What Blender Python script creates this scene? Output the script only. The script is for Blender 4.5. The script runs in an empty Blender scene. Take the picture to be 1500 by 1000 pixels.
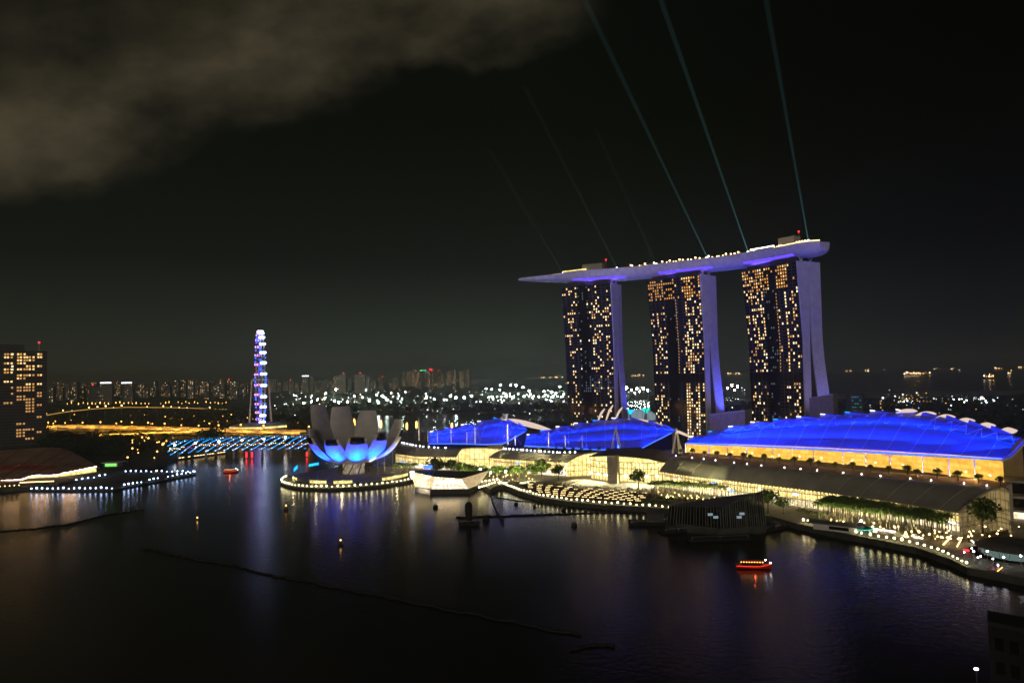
import bpy, math, random
from mathutils import Vector, Matrix

R = random.Random(11)
sc = bpy.context.scene
PI = math.pi
rad = math.radians

# ------------------------------------------------------------------ camera
CAM_H = 85.0
PITCH = math.atan(0.046)
ROLL = math.atan(0.022)
_r0 = Vector((1, 0, 0)); _f = Vector((0, math.cos(PITCH), math.sin(PITCH))); _u0 = Vector((0, -math.sin(PITCH), math.cos(PITCH)))
_r = math.cos(ROLL) * _r0 - math.sin(ROLL) * _u0
_u = math.sin(ROLL) * _r0 + math.cos(ROLL) * _u0
cam_d = bpy.data.cameras.new("camera")
cam = bpy.data.objects.new("camera", cam_d)
sc.collection.objects.link(cam)
cam.matrix_world = Matrix(((_r.x, _u.x, -_f.x, 0), (_r.y, _u.y, -_f.y, 0), (_r.z, _u.z, -_f.z, CAM_H), (0, 0, 0, 1)))
cam_d.sensor_width = 36.0
cam_d.lens = 24.0
cam_d.clip_start = 1.0
cam_d.clip_end = 120000.0
sc.camera = cam

# ------------------------------------------------------------------ night sky
world = bpy.data.worlds.new("World")
sc.world = world
world.use_nodes = True
wn, wl = world.node_tree.nodes, world.node_tree.links
wn.clear()


def N(nodes, t, **kw):
    n = nodes.new(t)
    for k, v in kw.items():
        setattr(n, k, v)
    return n


w_out = N(wn, "ShaderNodeOutputWorld")
w_bg = N(wn, "ShaderNodeBackground")
w_tc = N(wn, "ShaderNodeTexCoord")
w_sep = N(wn, "ShaderNodeSeparateXYZ")
wl.new(w_tc.outputs["Generated"], w_sep.inputs[0])


def wmath(op, a, b=None, clamp=False):
    n = N(wn, "ShaderNodeMath", operation=op, use_clamp=clamp)
    for i, x in enumerate((a, b)):
        if x is None:
            continue
        if isinstance(x, (int, float)):
            n.inputs[i].default_value = x
        else:
            wl.new(x, n.inputs[i])
    return n.outputs[0]


def wramp(fac, stops):
    n = N(wn, "ShaderNodeValToRGB")
    els = n.color_ramp.elements
    while len(els) < len(stops):
        els.new(0.5)
    for e, (p, c) in zip(els, stops):
        e.position = p
        e.color = (*c, 1)
    wl.new(fac, n.inputs[0])
    return n.outputs[0]


# sky glow of the city near the horizon, fading to black overhead
elev = wmath("ABSOLUTE", w_sep.outputs[2])
grad = wramp(elev, [(0.0, (0.024, 0.027, 0.018)), (0.06, (0.0125, 0.0150, 0.0105)), (0.16, (0.0040, 0.0052, 0.0036)), (0.34, (0.0018, 0.0024, 0.0017)), (1.0, (0.0012, 0.0015, 0.0012))])
az = wramp(wmath("ADD", wmath("MULTIPLY", w_sep.outputs[0], 0.5), 0.5), [(0.30, (1.0, 1.0, 1.0)), (0.52, (1.0, 1.05, 1.0)), (0.66, (0.55, 0.6, 0.55)), (0.78, (0.22, 0.21, 0.22))])
skyc = N(wn, "ShaderNodeMix", data_type="RGBA", blend_type="MULTIPLY")
skyc.inputs[0].default_value = 1.0
wl.new(grad, skyc.inputs[6]); wl.new(az, skyc.inputs[7])
# a bank of cloud lit from below by the city, high on the left; u, e are the slopes of the direction sideways and upwards
cl_d = wmath("MAXIMUM", w_sep.outputs[1], 0.05)
cl_u = wmath("DIVIDE", w_sep.outputs[0], cl_d)
cl_e = wmath("DIVIDE", w_sep.outputs[2], cl_d)
cl_v = N(wn, "ShaderNodeCombineXYZ")
wl.new(cl_u, cl_v.inputs[0]); wl.new(wmath("MULTIPLY", cl_e, 1.5), cl_v.inputs[1])


def wnoise(scale, detail, rough):
    n = N(wn, "ShaderNodeTexNoise")
    n.inputs["Scale"].default_value = scale
    n.inputs["Detail"].default_value = detail
    n.inputs["Roughness"].default_value = rough
    wl.new(cl_v.outputs[0], n.inputs["Vector"])
    return n.outputs[0]


edge = wmath("ADD", wmath("MULTIPLY", cl_u, 0.262), 0.468)
body = wmath("SUBTRACT", cl_e, edge)
dens = wmath("ADD", body, wmath("MULTIPLY", wmath("SUBTRACT", wnoise(3.4, 9.0, 0.56), 0.5), 0.38))
cov = N(wn, "ShaderNodeMapRange", interpolation_type="SMOOTHSTEP")
wl.new(dens, cov.inputs[0])
cov.inputs[1].default_value = -0.03
cov.inputs[2].default_value = 0.10
thin = N(wn, "ShaderNodeMapRange", interpolation_type="SMOOTHSTEP")
wl.new(wmath("ADD", body, wmath("MULTIPLY", wmath("SUBTRACT", wnoise(2.6, 4.0, 0.5), 0.5), 0.5)), thin.inputs[0])
thin.inputs[1].default_value = 0.28
thin.inputs[2].default_value = 0.08
cc = wramp(wnoise(2.8, 9.0, 0.58), [(0.33, (0.0075, 0.0068, 0.0048)), (0.50, (0.031, 0.0262, 0.0155)), (0.66, (0.064, 0.053, 0.030))])
leftness = N(wn, "ShaderNodeMapRange", interpolation_type="SMOOTHSTEP")
wl.new(cl_u, leftness.inputs[0])
leftness.inputs[1].default_value = 0.17
leftness.inputs[2].default_value = 0.04
covm = wmath("MULTIPLY", wmath("MULTIPLY", cov.outputs[0], leftness.outputs[0]), wmath("ADD", wmath("MULTIPLY", thin.outputs[0], 0.75), 0.25))
cm = N(wn, "ShaderNodeMix", data_type="RGBA")
wl.new(covm, cm.inputs[0]); wl.new(skyc.outputs[2], cm.inputs[6]); wl.new(cc, cm.inputs[7])
wl.new(cm.outputs[2], w_bg.inputs[0])
w_bg.inputs[1].default_value = 1.0
wl.new(w_bg.outputs[0], w_out.inputs[0])

# the glow of the business district behind the camera, the only sun lamp, at night strength
sun_d = bpy.data.lights.new("city_glow", "SUN")
sun_d.energy = 0.42
sun_d.color = (1.0, 0.86, 0.70)
sun_d.angle = rad(25)
sun = bpy.data.objects.new("city_glow", sun_d)
sc.collection.objects.link(sun)
sun.rotation_euler = (rad(80), 0, rad(-14))

sc.view_settings.view_transform = "Standard"
sc.view_settings.look = "None"
sc.view_settings.gamma = 1.0
sc.view_settings.exposure = 0.25
cy = sc.cycles
cy.use_denoising = True
cy.max_bounces = 5
cy.diffuse_bounces = 2
cy.glossy_bounces = 3
cy.transmission_bounces = 3
cy.transparent_max_bounces = 8
cy.volume_bounces = 0
cy.sample_clamp_indirect = 4.0
cy.caustics_reflective = True


# ------------------------------------------------------------------ photo pixel <-> place
def ray(px, py):
    return (_f + _r * ((px - 750) / 1000.0) + _u * ((500 - py) / 1000.0))


def G(px, py, z=0.0):          # the point of a level z that is seen at a pixel
    d = ray(px, py)
    k = (z - CAM_H) / d.z
    return Vector((d.x * k, d.y * k, z))


def at(px, py, Y):             # the point at distance Y that is seen at a pixel
    d = ray(px, py)
    k = Y / d.y
    return Vector((d.x * k, Y, CAM_H + d.z * k))


D_ = at


def lerp(a, b, t):
    return a + (b - a) * t


def resample(pts, n):
    L = [0.0]
    for a, b in zip(pts, pts[1:]):
        L.append(L[-1] + (b - a).length)
    out, j = [], 0
    for i in range(n):
        s = L[-1] * i / (n - 1)
        while j < len(pts) - 2 and L[j + 1] < s:
            j += 1
        out.append(lerp(pts[j], pts[j + 1], (s - L[j]) / max(1e-9, L[j + 1] - L[j])))
    return out


# ------------------------------------------------------------------ materials
M = {}


def mat(name, base, rough=0.6, var=0.25, scale=0.3, metal=0.0, bump=0.0, spec=0.5):
    m = bpy.data.materials.new(name)
    m.use_nodes = True
    nd, lk = m.node_tree.nodes, m.node_tree.links
    b = nd["Principled BSDF"]
    tc = N(nd, "ShaderNodeTexCoord")
    ns = N(nd, "ShaderNodeTexNoise")
    ns.inputs["Scale"].default_value = scale
    ns.inputs["Detail"].default_value = 5
    lk.new(tc.outputs["Object"], ns.inputs["Vector"])
    rp = N(nd, "ShaderNodeValToRGB")
    rp.color_ramp.elements[0].position = 0.3
    rp.color_ramp.elements[1].position = 0.7
    rp.color_ramp.elements[0].color = (*[c * (1 - var) for c in base], 1)
    rp.color_ramp.elements[1].color = (*[min(1, c * (1 + var)) for c in base], 1)
    lk.new(ns.outputs[0], rp.inputs[0])
    lk.new(rp.outputs[0], b.inputs["Base Color"])
    b.inputs["Roughness"].default_value = rough
    b.inputs["Metallic"].default_value = metal
    b.inputs["Specular IOR Level"].default_value = spec
    if bump:
        bp = N(nd, "ShaderNodeBump")
        bp.inputs["Strength"].default_value = bump
        lk.new(ns.outputs[0], bp.inputs["Height"])
        lk.new(bp.outputs[0], b.inputs["Normal"])
    M[name] = m
    return m


def glow(name, col, strength):
    m = bpy.data.materials.new(name)
    m.use_nodes = True
    nd, lk = m.node_tree.nodes, m.node_tree.links
    nd.clear()
    e = N(nd, "ShaderNodeEmission")
    e.inputs[0].default_value = (*col, 1)
    e.inputs[1].default_value = strength
    o = N(nd, "ShaderNodeOutputMaterial")
    lk.new(e.outputs[0], o.inputs[0])
    M[name] = m
    return m


def lit_glass(name, c_lo, c_hi, strength, bw=4.0, bh=3.5, mottle=1.6, frost=0.0):
    """A lit shop front: rooms behind the panes are lit unequally, room by room."""
    m = bpy.data.materials.new(name)
    m.use_nodes = True
    nd, lk = m.node_tree.nodes, m.node_tree.links
    nd.clear()
    tc = N(nd, "ShaderNodeTexCoord")
    uv = N(nd, "ShaderNodeUVMap")
    br = N(nd, "ShaderNodeTexBrick")
    br.offset = 0.37
    br.squash = 1.0
    br.inputs["Color1"].default_value = (0, 0, 0, 1)
    br.inputs["Color2"].default_value = (1, 1, 1, 1)
    br.inputs["Mortar"].default_value = (0.15, 0.15, 0.15, 1)
    br.inputs["Scale"].default_value = 1.0
    br.inputs["Mortar Size"].default_value = 0.03 * min(bw, bh) * 4
    br.inputs["Brick Width"].default_value = bw
    br.inputs["Row Height"].default_value = bh
    br.inputs["Bias"].default_value = 0.0
    lk.new(uv.outputs[0], br.inputs["Vector"])
    ns = N(nd, "ShaderNodeTexNoise")
    ns.inputs["Scale"].default_value = 0.35
    ns.inputs["Detail"].default_value = 6
    ns.inputs["Roughness"].default_value = 0.75
    lk.new(uv.outputs[0], ns.inputs["Vector"])
    mx = N(nd, "ShaderNodeMath", operation="MULTIPLY_ADD")
    lk.new(ns.outputs[0], mx.inputs[0]); mx.inputs[1].default_value = mottle; mx.inputs[2].default_value = 0.25 - mottle * .5
    ad = N(nd, "ShaderNodeMath", operation="MULTIPLY_ADD")
    lk.new(br.outputs[0], ad.inputs[0]); ad.inputs[1].default_value = 0.55
    lk.new(mx.outputs[0], ad.inputs[2])
    rp = N(nd, "ShaderNodeValToRGB")
    rp.color_ramp.elements[0].position = 0.0
    rp.color_ramp.elements[1].position = 1.0
    rp.color_ramp.elements[0].color = (*c_lo, 1)
    rp.color_ramp.elements[1].color = (*c_hi, 1)
    lk.new(ad.outputs[0], rp.inputs[0])
    e = N(nd, "ShaderNodeEmission")
    e.inputs[1].default_value = strength
    lk.new(rp.outputs[0], e.inputs[0])
    g = N(nd, "ShaderNodeBsdfGlossy")
    g.inputs["Roughness"].default_value = 0.1
    g.inputs["Color"].default_value = (0.05, 0.05, 0.05, 1)
    a = N(nd, "ShaderNodeAddShader")
    lk.new(e.outputs[0], a.inputs[0]); lk.new(g.outputs[0], a.inputs[1])
    if frost:
        df = N(nd, "ShaderNodeBsdfDiffuse")
        df.inputs[0].default_value = (frost, frost, frost * .95, 1)
        a2 = N(nd, "ShaderNodeAddShader")
        lk.new(a.outputs[0], a2.inputs[0]); lk.new(df.outputs[0], a2.inputs[1])
        a = a2
    o = N(nd, "ShaderNodeOutputMaterial")
    lk.new(a.outputs[0], o.inputs[0])
    M[name] = m
    return m


mat("asphalt", (0.05, 0.05, 0.05), 0.9, 0.3, 0.2)
mat("paving", (0.30, 0.28, 0.24), 0.8, 0.2, 0.25)
mat("quay", (0.07, 0.07, 0.065), 0.85, 0.4, 0.2)
mat("soil", (0.020, 0.026, 0.014), 1.0, 0.5, 0.03)
mat("white_panel", (0.74, 0.73, 0.74), 0.45, 0.07, 0.08)
def seamed(name, base, rough, bw, bh):
    """metal sheets with fine joints"""
    m = mat(name, base, rough, 0.10, 0.15)
    nd, lk = m.node_tree.nodes, m.node_tree.links
    b = nd["Principled BSDF"]
    src = b.inputs["Base Color"].links[0].from_socket
    tc = [x for x in nd if x.type == "TEX_COORD"][0]
    br = N(nd, "ShaderNodeTexBrick")
    br.inputs["Color1"].default_value = (1, 1, 1, 1); br.inputs["Color2"].default_value = (.94, .94, .94, 1); br.inputs["Mortar"].default_value = (.72, .72, .72, 1)
    br.inputs["Scale"].default_value = 1.0; br.inputs["Brick Width"].default_value = bw; br.inputs["Row Height"].default_value = bh; br.inputs["Mortar Size"].default_value = .09
    mp = N(nd, "ShaderNodeMapping"); mp.inputs["Rotation"].default_value = (PI / 2, 0, .4)
    lk.new(tc.outputs["Object"], mp.inputs[0]); lk.new(mp.outputs[0], br.inputs["Vector"])
    mx = N(nd, "ShaderNodeMix", data_type="RGBA", blend_type="MULTIPLY"); mx.inputs[0].default_value = 1.0
    lk.new(src, mx.inputs[6]); lk.new(br.outputs[0], mx.inputs[7]); lk.new(mx.outputs[2], b.inputs["Base Color"])
    return m


seamed("museum_skin", (0.74, 0.71, 0.68), 0.45, 3.2, 2.2)
seamed("wall_panel", (0.72, 0.71, 0.73), 0.5, 6.5, 3.4)
mat("hull_panel", (0.66, 0.64, 0.66), 0.4, 0.14, 0.2)
mat("membrane", (0.22, 0.22, 0.25), 0.55, 0.08, 0.1)
mat("roof_metal", (0.36, 0.34, 0.30), 0.6, 0.2, 0.12)
mat("dark_roof", (0.10, 0.095, 0.085), 0.7, 0.3, 0.2)
mat("concrete", (0.32, 0.31, 0.29), 0.85, 0.2, 0.2)
mat("parapet_pale", (0.50, 0.46, 0.40), 0.8, 0.15, 0.06)
mat("stone", (0.42, 0.37, 0.30), 0.8, 0.15, 0.3)
mat("curtain_glass", (0.012, 0.013, 0.016), 0.12, 0.4, 0.05, spec=0.7)
mat("black_glass", (0.008, 0.008, 0.010), 0.08, 0.3, 0.05)
mat("slab_edge", (0.11, 0.11, 0.12), 0.5, 0.25, 0.1)
mat("steel", (0.55, 0.54, 0.52), 0.4, 0.1, 0.5, metal=0.4)
mat("white_paint", (0.78, 0.77, 0.74), 0.5, 0.06, 0.4)
mat("night_wall", (0.007, 0.006, 0.006), 0.9, 0.3, 0.4)
mat("grey_rib", (0.17, 0.17, 0.16), 0.6, 0.3, 0.5)
mat("dark_steel", (0.05, 0.05, 0.055), 0.6, 0.3, 0.5)
mat("rubber", (0.018, 0.018, 0.02), 0.8, 0.4, 0.8)
mat("red_paint", (0.60, 0.03, 0.015), 0.4, 0.15, 0.5)
mat("hall_roof", (0.55, 0.31, 0.21), 0.75, 0.35, 0.06)
mat("hall_roof_red", (0.62, 0.08, 0.05), 0.75, 0.35, 0.06)
mat("facade_pale", (0.42, 0.41, 0.37), 0.85, 0.15, 0.05)
mat("facade_mid", (0.22, 0.21, 0.19), 0.85, 0.2, 0.05)
mat("facade_dark", (0.10, 0.095, 0.10), 0.7, 0.25, 0.05)
mat("facade_hotel", (0.060, 0.054, 0.050), 0.7, 0.25, 0.05)
mat("bark", (0.10, 0.075, 0.05), 0.9, 0.3, 1.5)
mat("leaf", (0.075, 0.125, 0.022), 0.6, 0.45, 0.6)
mat("palm_leaf", (0.080, 0.135, 0.025), 0.55, 0.4, 0.8)
mat("turf", (0.10, 0.17, 0.055), 0.9, 0.4, 0.02)
mat("far_leaf", (0.030, 0.045, 0.018), 0.9, 0.5, 0.05)
mat("cloth_dark", (0.030, 0.022, 0.02), 0.9, 0.6, 0.7)
mat("wood_deck", (0.17, 0.11, 0.06), 0.8, 0.3, 0.4)
mat("warm_terrace", (0.36, 0.19, 0.10), 0.85, 0.3, 0.3)
mat("red_carpet", (0.10, 0.022, 0.014), 0.9, 0.3, 0.4)

WARM = (1.0, 0.60, 0.20)
glow("win_warm", (1.0, 0.64, 0.25), 1.5)
glow("win_soft", (1.0, 0.50, 0.16), 0.65)
glow("win_pale", (1.0, 0.78, 0.44), 1.9)
glow("win_orange", (1.0, 0.42, 0.07), 0.85)
glow("win_cool", (0.55, 0.72, 0.80), 0.35)
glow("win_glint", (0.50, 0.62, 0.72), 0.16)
glow("lamp_white", (0.95, 0.97, 1.0), 14.0)
glow("lamp_bollard", (1.0, 0.86, 0.42), 13.0)
glow("lamp_bluewhite", (0.45, 0.62, 1.0), 12.0)
glow("lamp_warm", (1.0, 0.62, 0.22), 9.0)
glow("lamp_sodium", (1.0, 0.45, 0.08), 7.0)
glow("lamp_flood", (0.78, 1.0, 0.88), 220.0)
glow("boat_red", (1.0, 0.06, 0.03), 1.1)
glow("lamp_red", (1.0, 0.02, 0.03), 4.0)
glow("led_blue", (0.03, 0.10, 1.0), 3.6)
glow("led_roof", (0.0, 0.05, 1.0), 1.2)
glow("led_cyan", (0.01, 0.36, 1.0), 2.2)
glow("led_violet", (0.12, 0.06, 1.0), 1.5)
glow("led_pink", (0.95, 0.28, 0.80), 2.4)
glow("led_wheel", (0.55, 0.66, 1.0), 4.5)
glow("led_teal", (0.0, 0.75, 0.62), 1.4)
glow("dim_cyan", (0.02, 0.30, 0.8), 0.55)
glow("dim_teal", (0.0, 0.6, 0.5), 0.45)
glow("led_green", (0.25, 0.9, 0.15), 1.2)
glow("strip_warm", (1.0, 0.70, 0.30), 2.2)
glow("strip_white", (1.0, 0.93, 0.80), 3.5)
glow("strip_pink", (1.0, 0.72, 0.60), 6.0)
glow("strip_road", (1.0, 0.52, 0.08), 0.8)
glow("shell_glow", (1.0, 0.76, 0.64), 0.72)  # put on the crest fins instead of lighting them
glow("candle", (1.0, 0.72, 0.30), 4.0)
glow("pale_teal", (0.55, 0.85, 0.78), 0.16)
glow("sign_blue", (0.12, 0.35, 1.0), 2.4)
glow("sign_rose", (1.0, 0.30, 0.30), 1.6)
glow("sign_white", (0.85, 0.9, 1.0), 3.0)
lit_glass("shop_glass", (0.24, 0.17, 0.03), (1.0, 0.80, 0.30), 2.1, 4.0, 3.5, 2.6)
lit_glass("arch_glass", (0.30, 0.21, 0.045), (1.0, 0.81, 0.32), 2.1, 3.0, 4.0, 2.4)
lit_glass("dim_vault", (0.03, 0.025, 0.012), (0.62, 0.44, 0.17), 0.5, 4.0, 4.5)
lit_glass("lobby_glow", (0.10, 0.075, 0.04), (0.9, 0.72, 0.5), 0.5, 2.0, 4.0)
lit_glass("mid_shop", (0.10, 0.07, 0.02), (1.0, 0.84, 0.50), 2.2, 7.0, 3.0, 2.2)
lit_glass("bright_shop", (0.35, 0.22, 0.07), (1.0, 0.93, 0.78), 2.2, 5.0, 3.5, 2.4)
lit_glass("orange_glass", (0.55, 0.25, 0.02), (1.0, 0.60, 0.11), 1.3, 6.0, 2.5, 1.2)
lit_glass("pavilion_glass", (0.34, 0.22, 0.08), (0.85, 0.64, 0.34), 0.8, 1.6, 2.5, 0.3, 0.5)

# water: fine waves too small to see one by one blur every reflection into a streak
m = bpy.data.materials.new("bay_water")
m.use_nodes = True
nd, lk = m.node_tree.nodes, m.node_tree.links
b = nd["Principled BSDF"]
b.inputs["Base Color"].default_value = (0.0035, 0.0045, 0.005, 1)
b.inputs["IOR"].default_value = 1.33
geo = N(nd, "ShaderNodeNewGeometry")
n1 = N(nd, "ShaderNodeTexNoise"); n1.inputs["Scale"].default_value = 0.02; n1.inputs["Detail"].default_value = 4
n2 = N(nd, "ShaderNodeTexNoise"); n2.inputs["Scale"].default_value = 0.42; n2.inputs["Detail"].default_value = 4; n2.inputs["Roughness"].default_value = 0.6
lk.new(geo.outputs["Position"], n1.inputs["Vector"]); lk.new(geo.outputs["Position"], n2.inputs["Vector"])
rr = N(nd, "ShaderNodeMapRange")
rr.inputs[1].default_value = 0.3; rr.inputs[2].default_value = 0.7; rr.inputs[3].default_value = 0.14; rr.inputs[4].default_value = 0.20
lk.new(n1.outputs[0], rr.inputs[0]); lk.new(rr.outputs[0], b.inputs["Roughness"])
bp = N(nd, "ShaderNodeBump"); bp.inputs["Strength"].default_value = 0.40; bp.inputs["Distance"].default_value = 0.35
lk.new(n2.outputs[0], bp.inputs["Height"]); lk.new(bp.outputs[0], b.inputs["Normal"])
M["bay_water"] = m


# ------------------------------------------------------------------ mesh builder
class MB:
    def __init__(s):
        s.v, s.f, s.mi, s.uv = [], [], [], []

    def add(s, vs, fs, mi=0, uvs=None):
        o = len(s.v)
        s.v += [Vector(v) for v in vs]
        for k, f in enumerate(fs):
            s.f.append([i + o for i in f])
            s.mi.append(mi)
            s.uv.append(uvs[k] if uvs else None)
        return s

    def quad(s, a, b, c, d, mi=0, uv=None):
        return s.add([a, b, c, d], [(0, 1, 2, 3)], mi, [uv] if uv else None)

    def box(s, c, size, rz=0.0, mi=0):
        x, y, z = size[0] / 2, size[1] / 2, size[2]
        ca, sa = math.cos(rz), math.sin(rz)
        vs = []
        for dz in (0, z):
            for dx, dy in ((-x, -y), (x, -y), (x, y), (-x, y)):
                vs.append((c[0] + dx * ca - dy * sa, c[1] + dx * sa + dy * ca, c[2] + dz))
        return s.add(vs, [(3, 2, 1, 0), (4, 5, 6, 7), (0, 1, 5, 4), (1, 2, 6, 5), (2, 3, 7, 6), (3, 0, 4, 7)], mi)

    def prism(s, pts, z0, z1, mi=0, mi_top=None):
        n = len(pts)
        vs = [(p[0], p[1], z0) for p in pts] + [(p[0], p[1], z1) for p in pts]
        area = sum(pts[i][0] * pts[(i + 1) % n][1] - pts[(i + 1) % n][0] * pts[i][1] for i in range(n))
        top = list(range(n, 2 * n)); bot = list(range(n))[::-1]
        sides = [(i, (i + 1) % n, n + (i + 1) % n, n + i) for i in range(n)]
        if area < 0:
            top = top[::-1]; bot = bot[::-1]; sides = [x[::-1] for x in sides]
        s.add(vs, sides + [bot], mi)
        s.add(vs[n:], [[i - n for i in top]], mi if mi_top is None else mi_top)
        return s

    def tube(s, pts, r, n=6, mi=0, caps=True, closed=False):
        pts = [Vector(p) for p in pts]
        m_ = len(pts)
        rs = r if isinstance(r, (list, tuple)) else [r] * m_
        vs = []
        for i, p in enumerate(pts):
            a = pts[(i - 1) % m_] if (i > 0 or closed) else p
            b_ = pts[(i + 1) % m_] if (i < m_ - 1 or closed) else p
            t = (b_ - a).normalized() if (b_ - a).length > 1e-9 else Vector((0, 0, 1))
            ref = Vector((0, 0, 1)) if abs(t.z) < 0.95 else Vector((1, 0, 0))
            e1 = t.cross(ref).normalized(); e2 = t.cross(e1)
            for k in range(n):
                an = 2 * PI * k / n
                vs.append(p + (e1 * math.cos(an) + e2 * math.sin(an)) * rs[i])
        fs = []
        for i in range(m_ if closed else m_ - 1):
            j = (i + 1) % m_
            for k in range(n):
                fs.append((i * n + k, i * n + (k + 1) % n, j * n + (k + 1) % n, j * n + k))
        if caps and not closed:
            fs.append(tuple(range(n))[::-1]); fs.append(tuple((m_ - 1) * n + k for k in range(n)))
        return s.add(vs, fs, mi)

    def ico(s, c, r, mi=0, sz=1.0):
        t = (1 + 5 ** 0.5) / 2
        q = r / math.sqrt(1 + t * t)
        raw = [(-1, t, 0), (1, t, 0), (-1, -t, 0), (1, -t, 0), (0, -1, t), (0, 1, t), (0, -1, -t), (0, 1, -t), (t, 0, -1), (t, 0, 1), (-t, 0, -1), (-t, 0, 1)]
        vs = [(c[0] + a * q, c[1] + b_ * q, c[2] + d * q * sz) for a, b_, d in raw]
        fs = [(0, 11, 5), (0, 5, 1), (0, 1, 7), (0, 7, 10), (0, 10, 11), (1, 5, 9), (5, 11, 4), (11, 10, 2), (10, 7, 6), (7, 1, 8), (3, 9, 4), (3, 4, 2), (3, 2, 6), (3, 6, 8), (3, 8, 9), (4, 9, 5), (2, 4, 11), (6, 2, 10), (8, 6, 7), (9, 8, 1)]
        return s.add(vs, fs, mi)

    def grid(s, rows, mi=0, uvs=False):
        n = len(rows[0])
        vs = [p for r in rows for p in r]
        fs = [(i * n + j, i * n + j + 1, (i + 1) * n + j + 1, (i + 1) * n + j) for i in range(len(rows) - 1) for j in range(n - 1)]
        return s.add(vs, fs, mi)

    def lathe(s, c, prof, n=24, mi=0):
        rows = []
        for r, z in prof:
            rows.append([Vector((c[0] + r * math.cos(2 * PI * k / n), c[1] + r * math.sin(2 * PI * k / n), c[2] + z)) for k in range(n + 1)])
        return s.grid(rows, mi)

    def shell(s, rows, th, mi=0):
        """a grid with thickness th below it"""
        n, k = len(rows[0]), len(rows)
        lo = [[p - Vector((0, 0, th)) for p in r] for r in rows]
        s.grid(rows, mi)
        s.grid([r[::-1] for r in lo], mi)
        s.grid([rows[0][::-1], lo[0][::-1]][::-1], mi)
        s.grid([rows[-1], lo[-1]][::-1], mi)
        s.grid([[r[0] for r in rows], [r[0] for r in lo]][::-1], mi)
        s.grid([[r[-1] for r in rows], [r[-1] for r in lo]], mi)
        return s

    def wall(s, pts, z0, z1, mi=0, u0=0.0):
        """an upright wall along a line, with metres as UV"""
        u = u0
        zz0 = z0 if isinstance(z0, (list, tuple)) else [z0] * len(pts)
        zz1 = z1 if isinstance(z1, (list, tuple)) else [z1] * len(pts)
        for i in range(len(pts) - 1):
            a, b_ = pts[i], pts[i + 1]
            w = math.hypot(b_[0] - a[0], b_[1] - a[1])
            s.add([(a[0], a[1], zz0[i]), (b_[0], b_[1], zz0[i + 1]), (b_[0], b_[1], zz1[i + 1]), (a[0], a[1], zz1[i])], [(0, 1, 2, 3)], mi,
                  [[(u, zz0[i]), (u + w, zz0[i + 1]), (u + w, zz1[i + 1]), (u, zz1[i])]])
            u += w
        return s

    def build(s, name, mats, parent=None, smooth=False, local=False):
        if isinstance(mats, str):
            mats = [mats]
        off = Vector((0, 0, 0))
        if parent is not None and not local:
            q = parent
            while q is not None:
                off = off + q.location
                q = q.parent
        me = bpy.data.meshes.new(name)
        me.from_pydata([tuple(v - off) for v in s.v], [], s.f)
        for x in mats:
            me.materials.append(M[x])
        me.polygons.foreach_set("material_index", s.mi)
        if any(s.uv):
            ul = me.uv_layers.new(name="UVMap")
            for p, u in zip(me.polygons, s.uv):
                if u:
                    for li, c in zip(p.loop_indices, u):
                        ul.data[li].uv = c
        if smooth:
            me.polygons.foreach_set("use_smooth", [True] * len(me.polygons))
        me.update()
        o = bpy.data.objects.new(name, me)
        sc.collection.objects.link(o)
        if parent is not None:
            o.parent = parent
        return o


def tag(o, label, cat, group=None):
    o["label"] = label
    o["category"] = cat
    if group:
        o["group"] = group
    return o


def thing(name, label, cat, loc=(0, 0, 0), rz=0.0, group=None):
    o = bpy.data.objects.new(name, None)
    sc.collection.objects.link(o)
    o.location = loc
    o.rotation_euler = (0, 0, rz)
    o.empty_display_size = 1.0
    return tag(o, label, cat, group)


def struct(o, kind="structure"):
    o["kind"] = kind
    return o


def copy_tree(o, loc=None, rz=None, label=None, group=None, scale=None, parent=None):
    c = o.copy()
    sc.collection.objects.link(c)
    if parent is not None:
        c.parent = parent
    else:
        if loc is not None:
            c.location = loc
        if rz is not None:
            c.rotation_euler = (0, 0, rz)
        if scale is not None:
            c.scale = (scale, scale, scale)
        if label:
            c["label"] = label
        if group:
            c["group"] = group
    for ch in [x for x in sc.objects if x.parent == o] if o.type == "EMPTY" or o.get("_kids") else []:
        copy_tree(ch, parent=c)
    return c


class Proto:
    """one of a kind with its children kept by hand, so that copying it is quick"""
    def __init__(s, root, kids):
        s.root, s.kids, s.used, s.vary = root, kids, False, False

    def put(s, loc, rz=0.0, label=None, group=None, scale=None, cat=None):
        if scale is None:
            scale = R.choice([.75, .9, 1.0, 1.0, 1.15, 1.3]) if s.vary else 1.0
        if not s.used:
            s.used = True
            r = s.root
        else:
            r = s.root.copy()
            sc.collection.objects.link(r)
            for k in s.kids:
                c = k.copy()
                sc.collection.objects.link(c)
                c.parent = r
        r.location = loc
        r.rotation_euler = (0, 0, rz)
        r.scale = (scale, scale, scale) if not isinstance(scale, tuple) else scale
        if label:
            r["label"] = label
        if group:
            r["group"] = group
        if cat:
            r["category"] = cat
        return r


def light(name, typ, loc, energy, col, parent=None, target=None, size=1.0, spot=60, blend=0.5, size_y=None):
    d = bpy.data.lights.new(name, typ)
    d.energy = energy
    d.color = col
    if typ == "SPOT":
        d.spot_size = rad(spot); d.spot_blend = blend; d.shadow_soft_size = size
    elif typ == "AREA":
        d.size = size
        if size_y:
            d.shape = "RECTANGLE"; d.size_y = size_y
    else:
        d.shadow_soft_size = size
    o = bpy.data.objects.new(name, d)
    sc.collection.objects.link(o)
    loc = Vector(loc)
    if target is not None:
        o.rotation_euler = (Vector(target) - loc).to_track_quat("-Z", "Y").to_euler()
    if parent is not None:
        q, off = parent, Vector((0, 0, 0))
        while q is not None:
            off = off + q.location; q = q.parent
        o.parent = parent
        loc = loc - off
    o.location = loc
    return o


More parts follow.
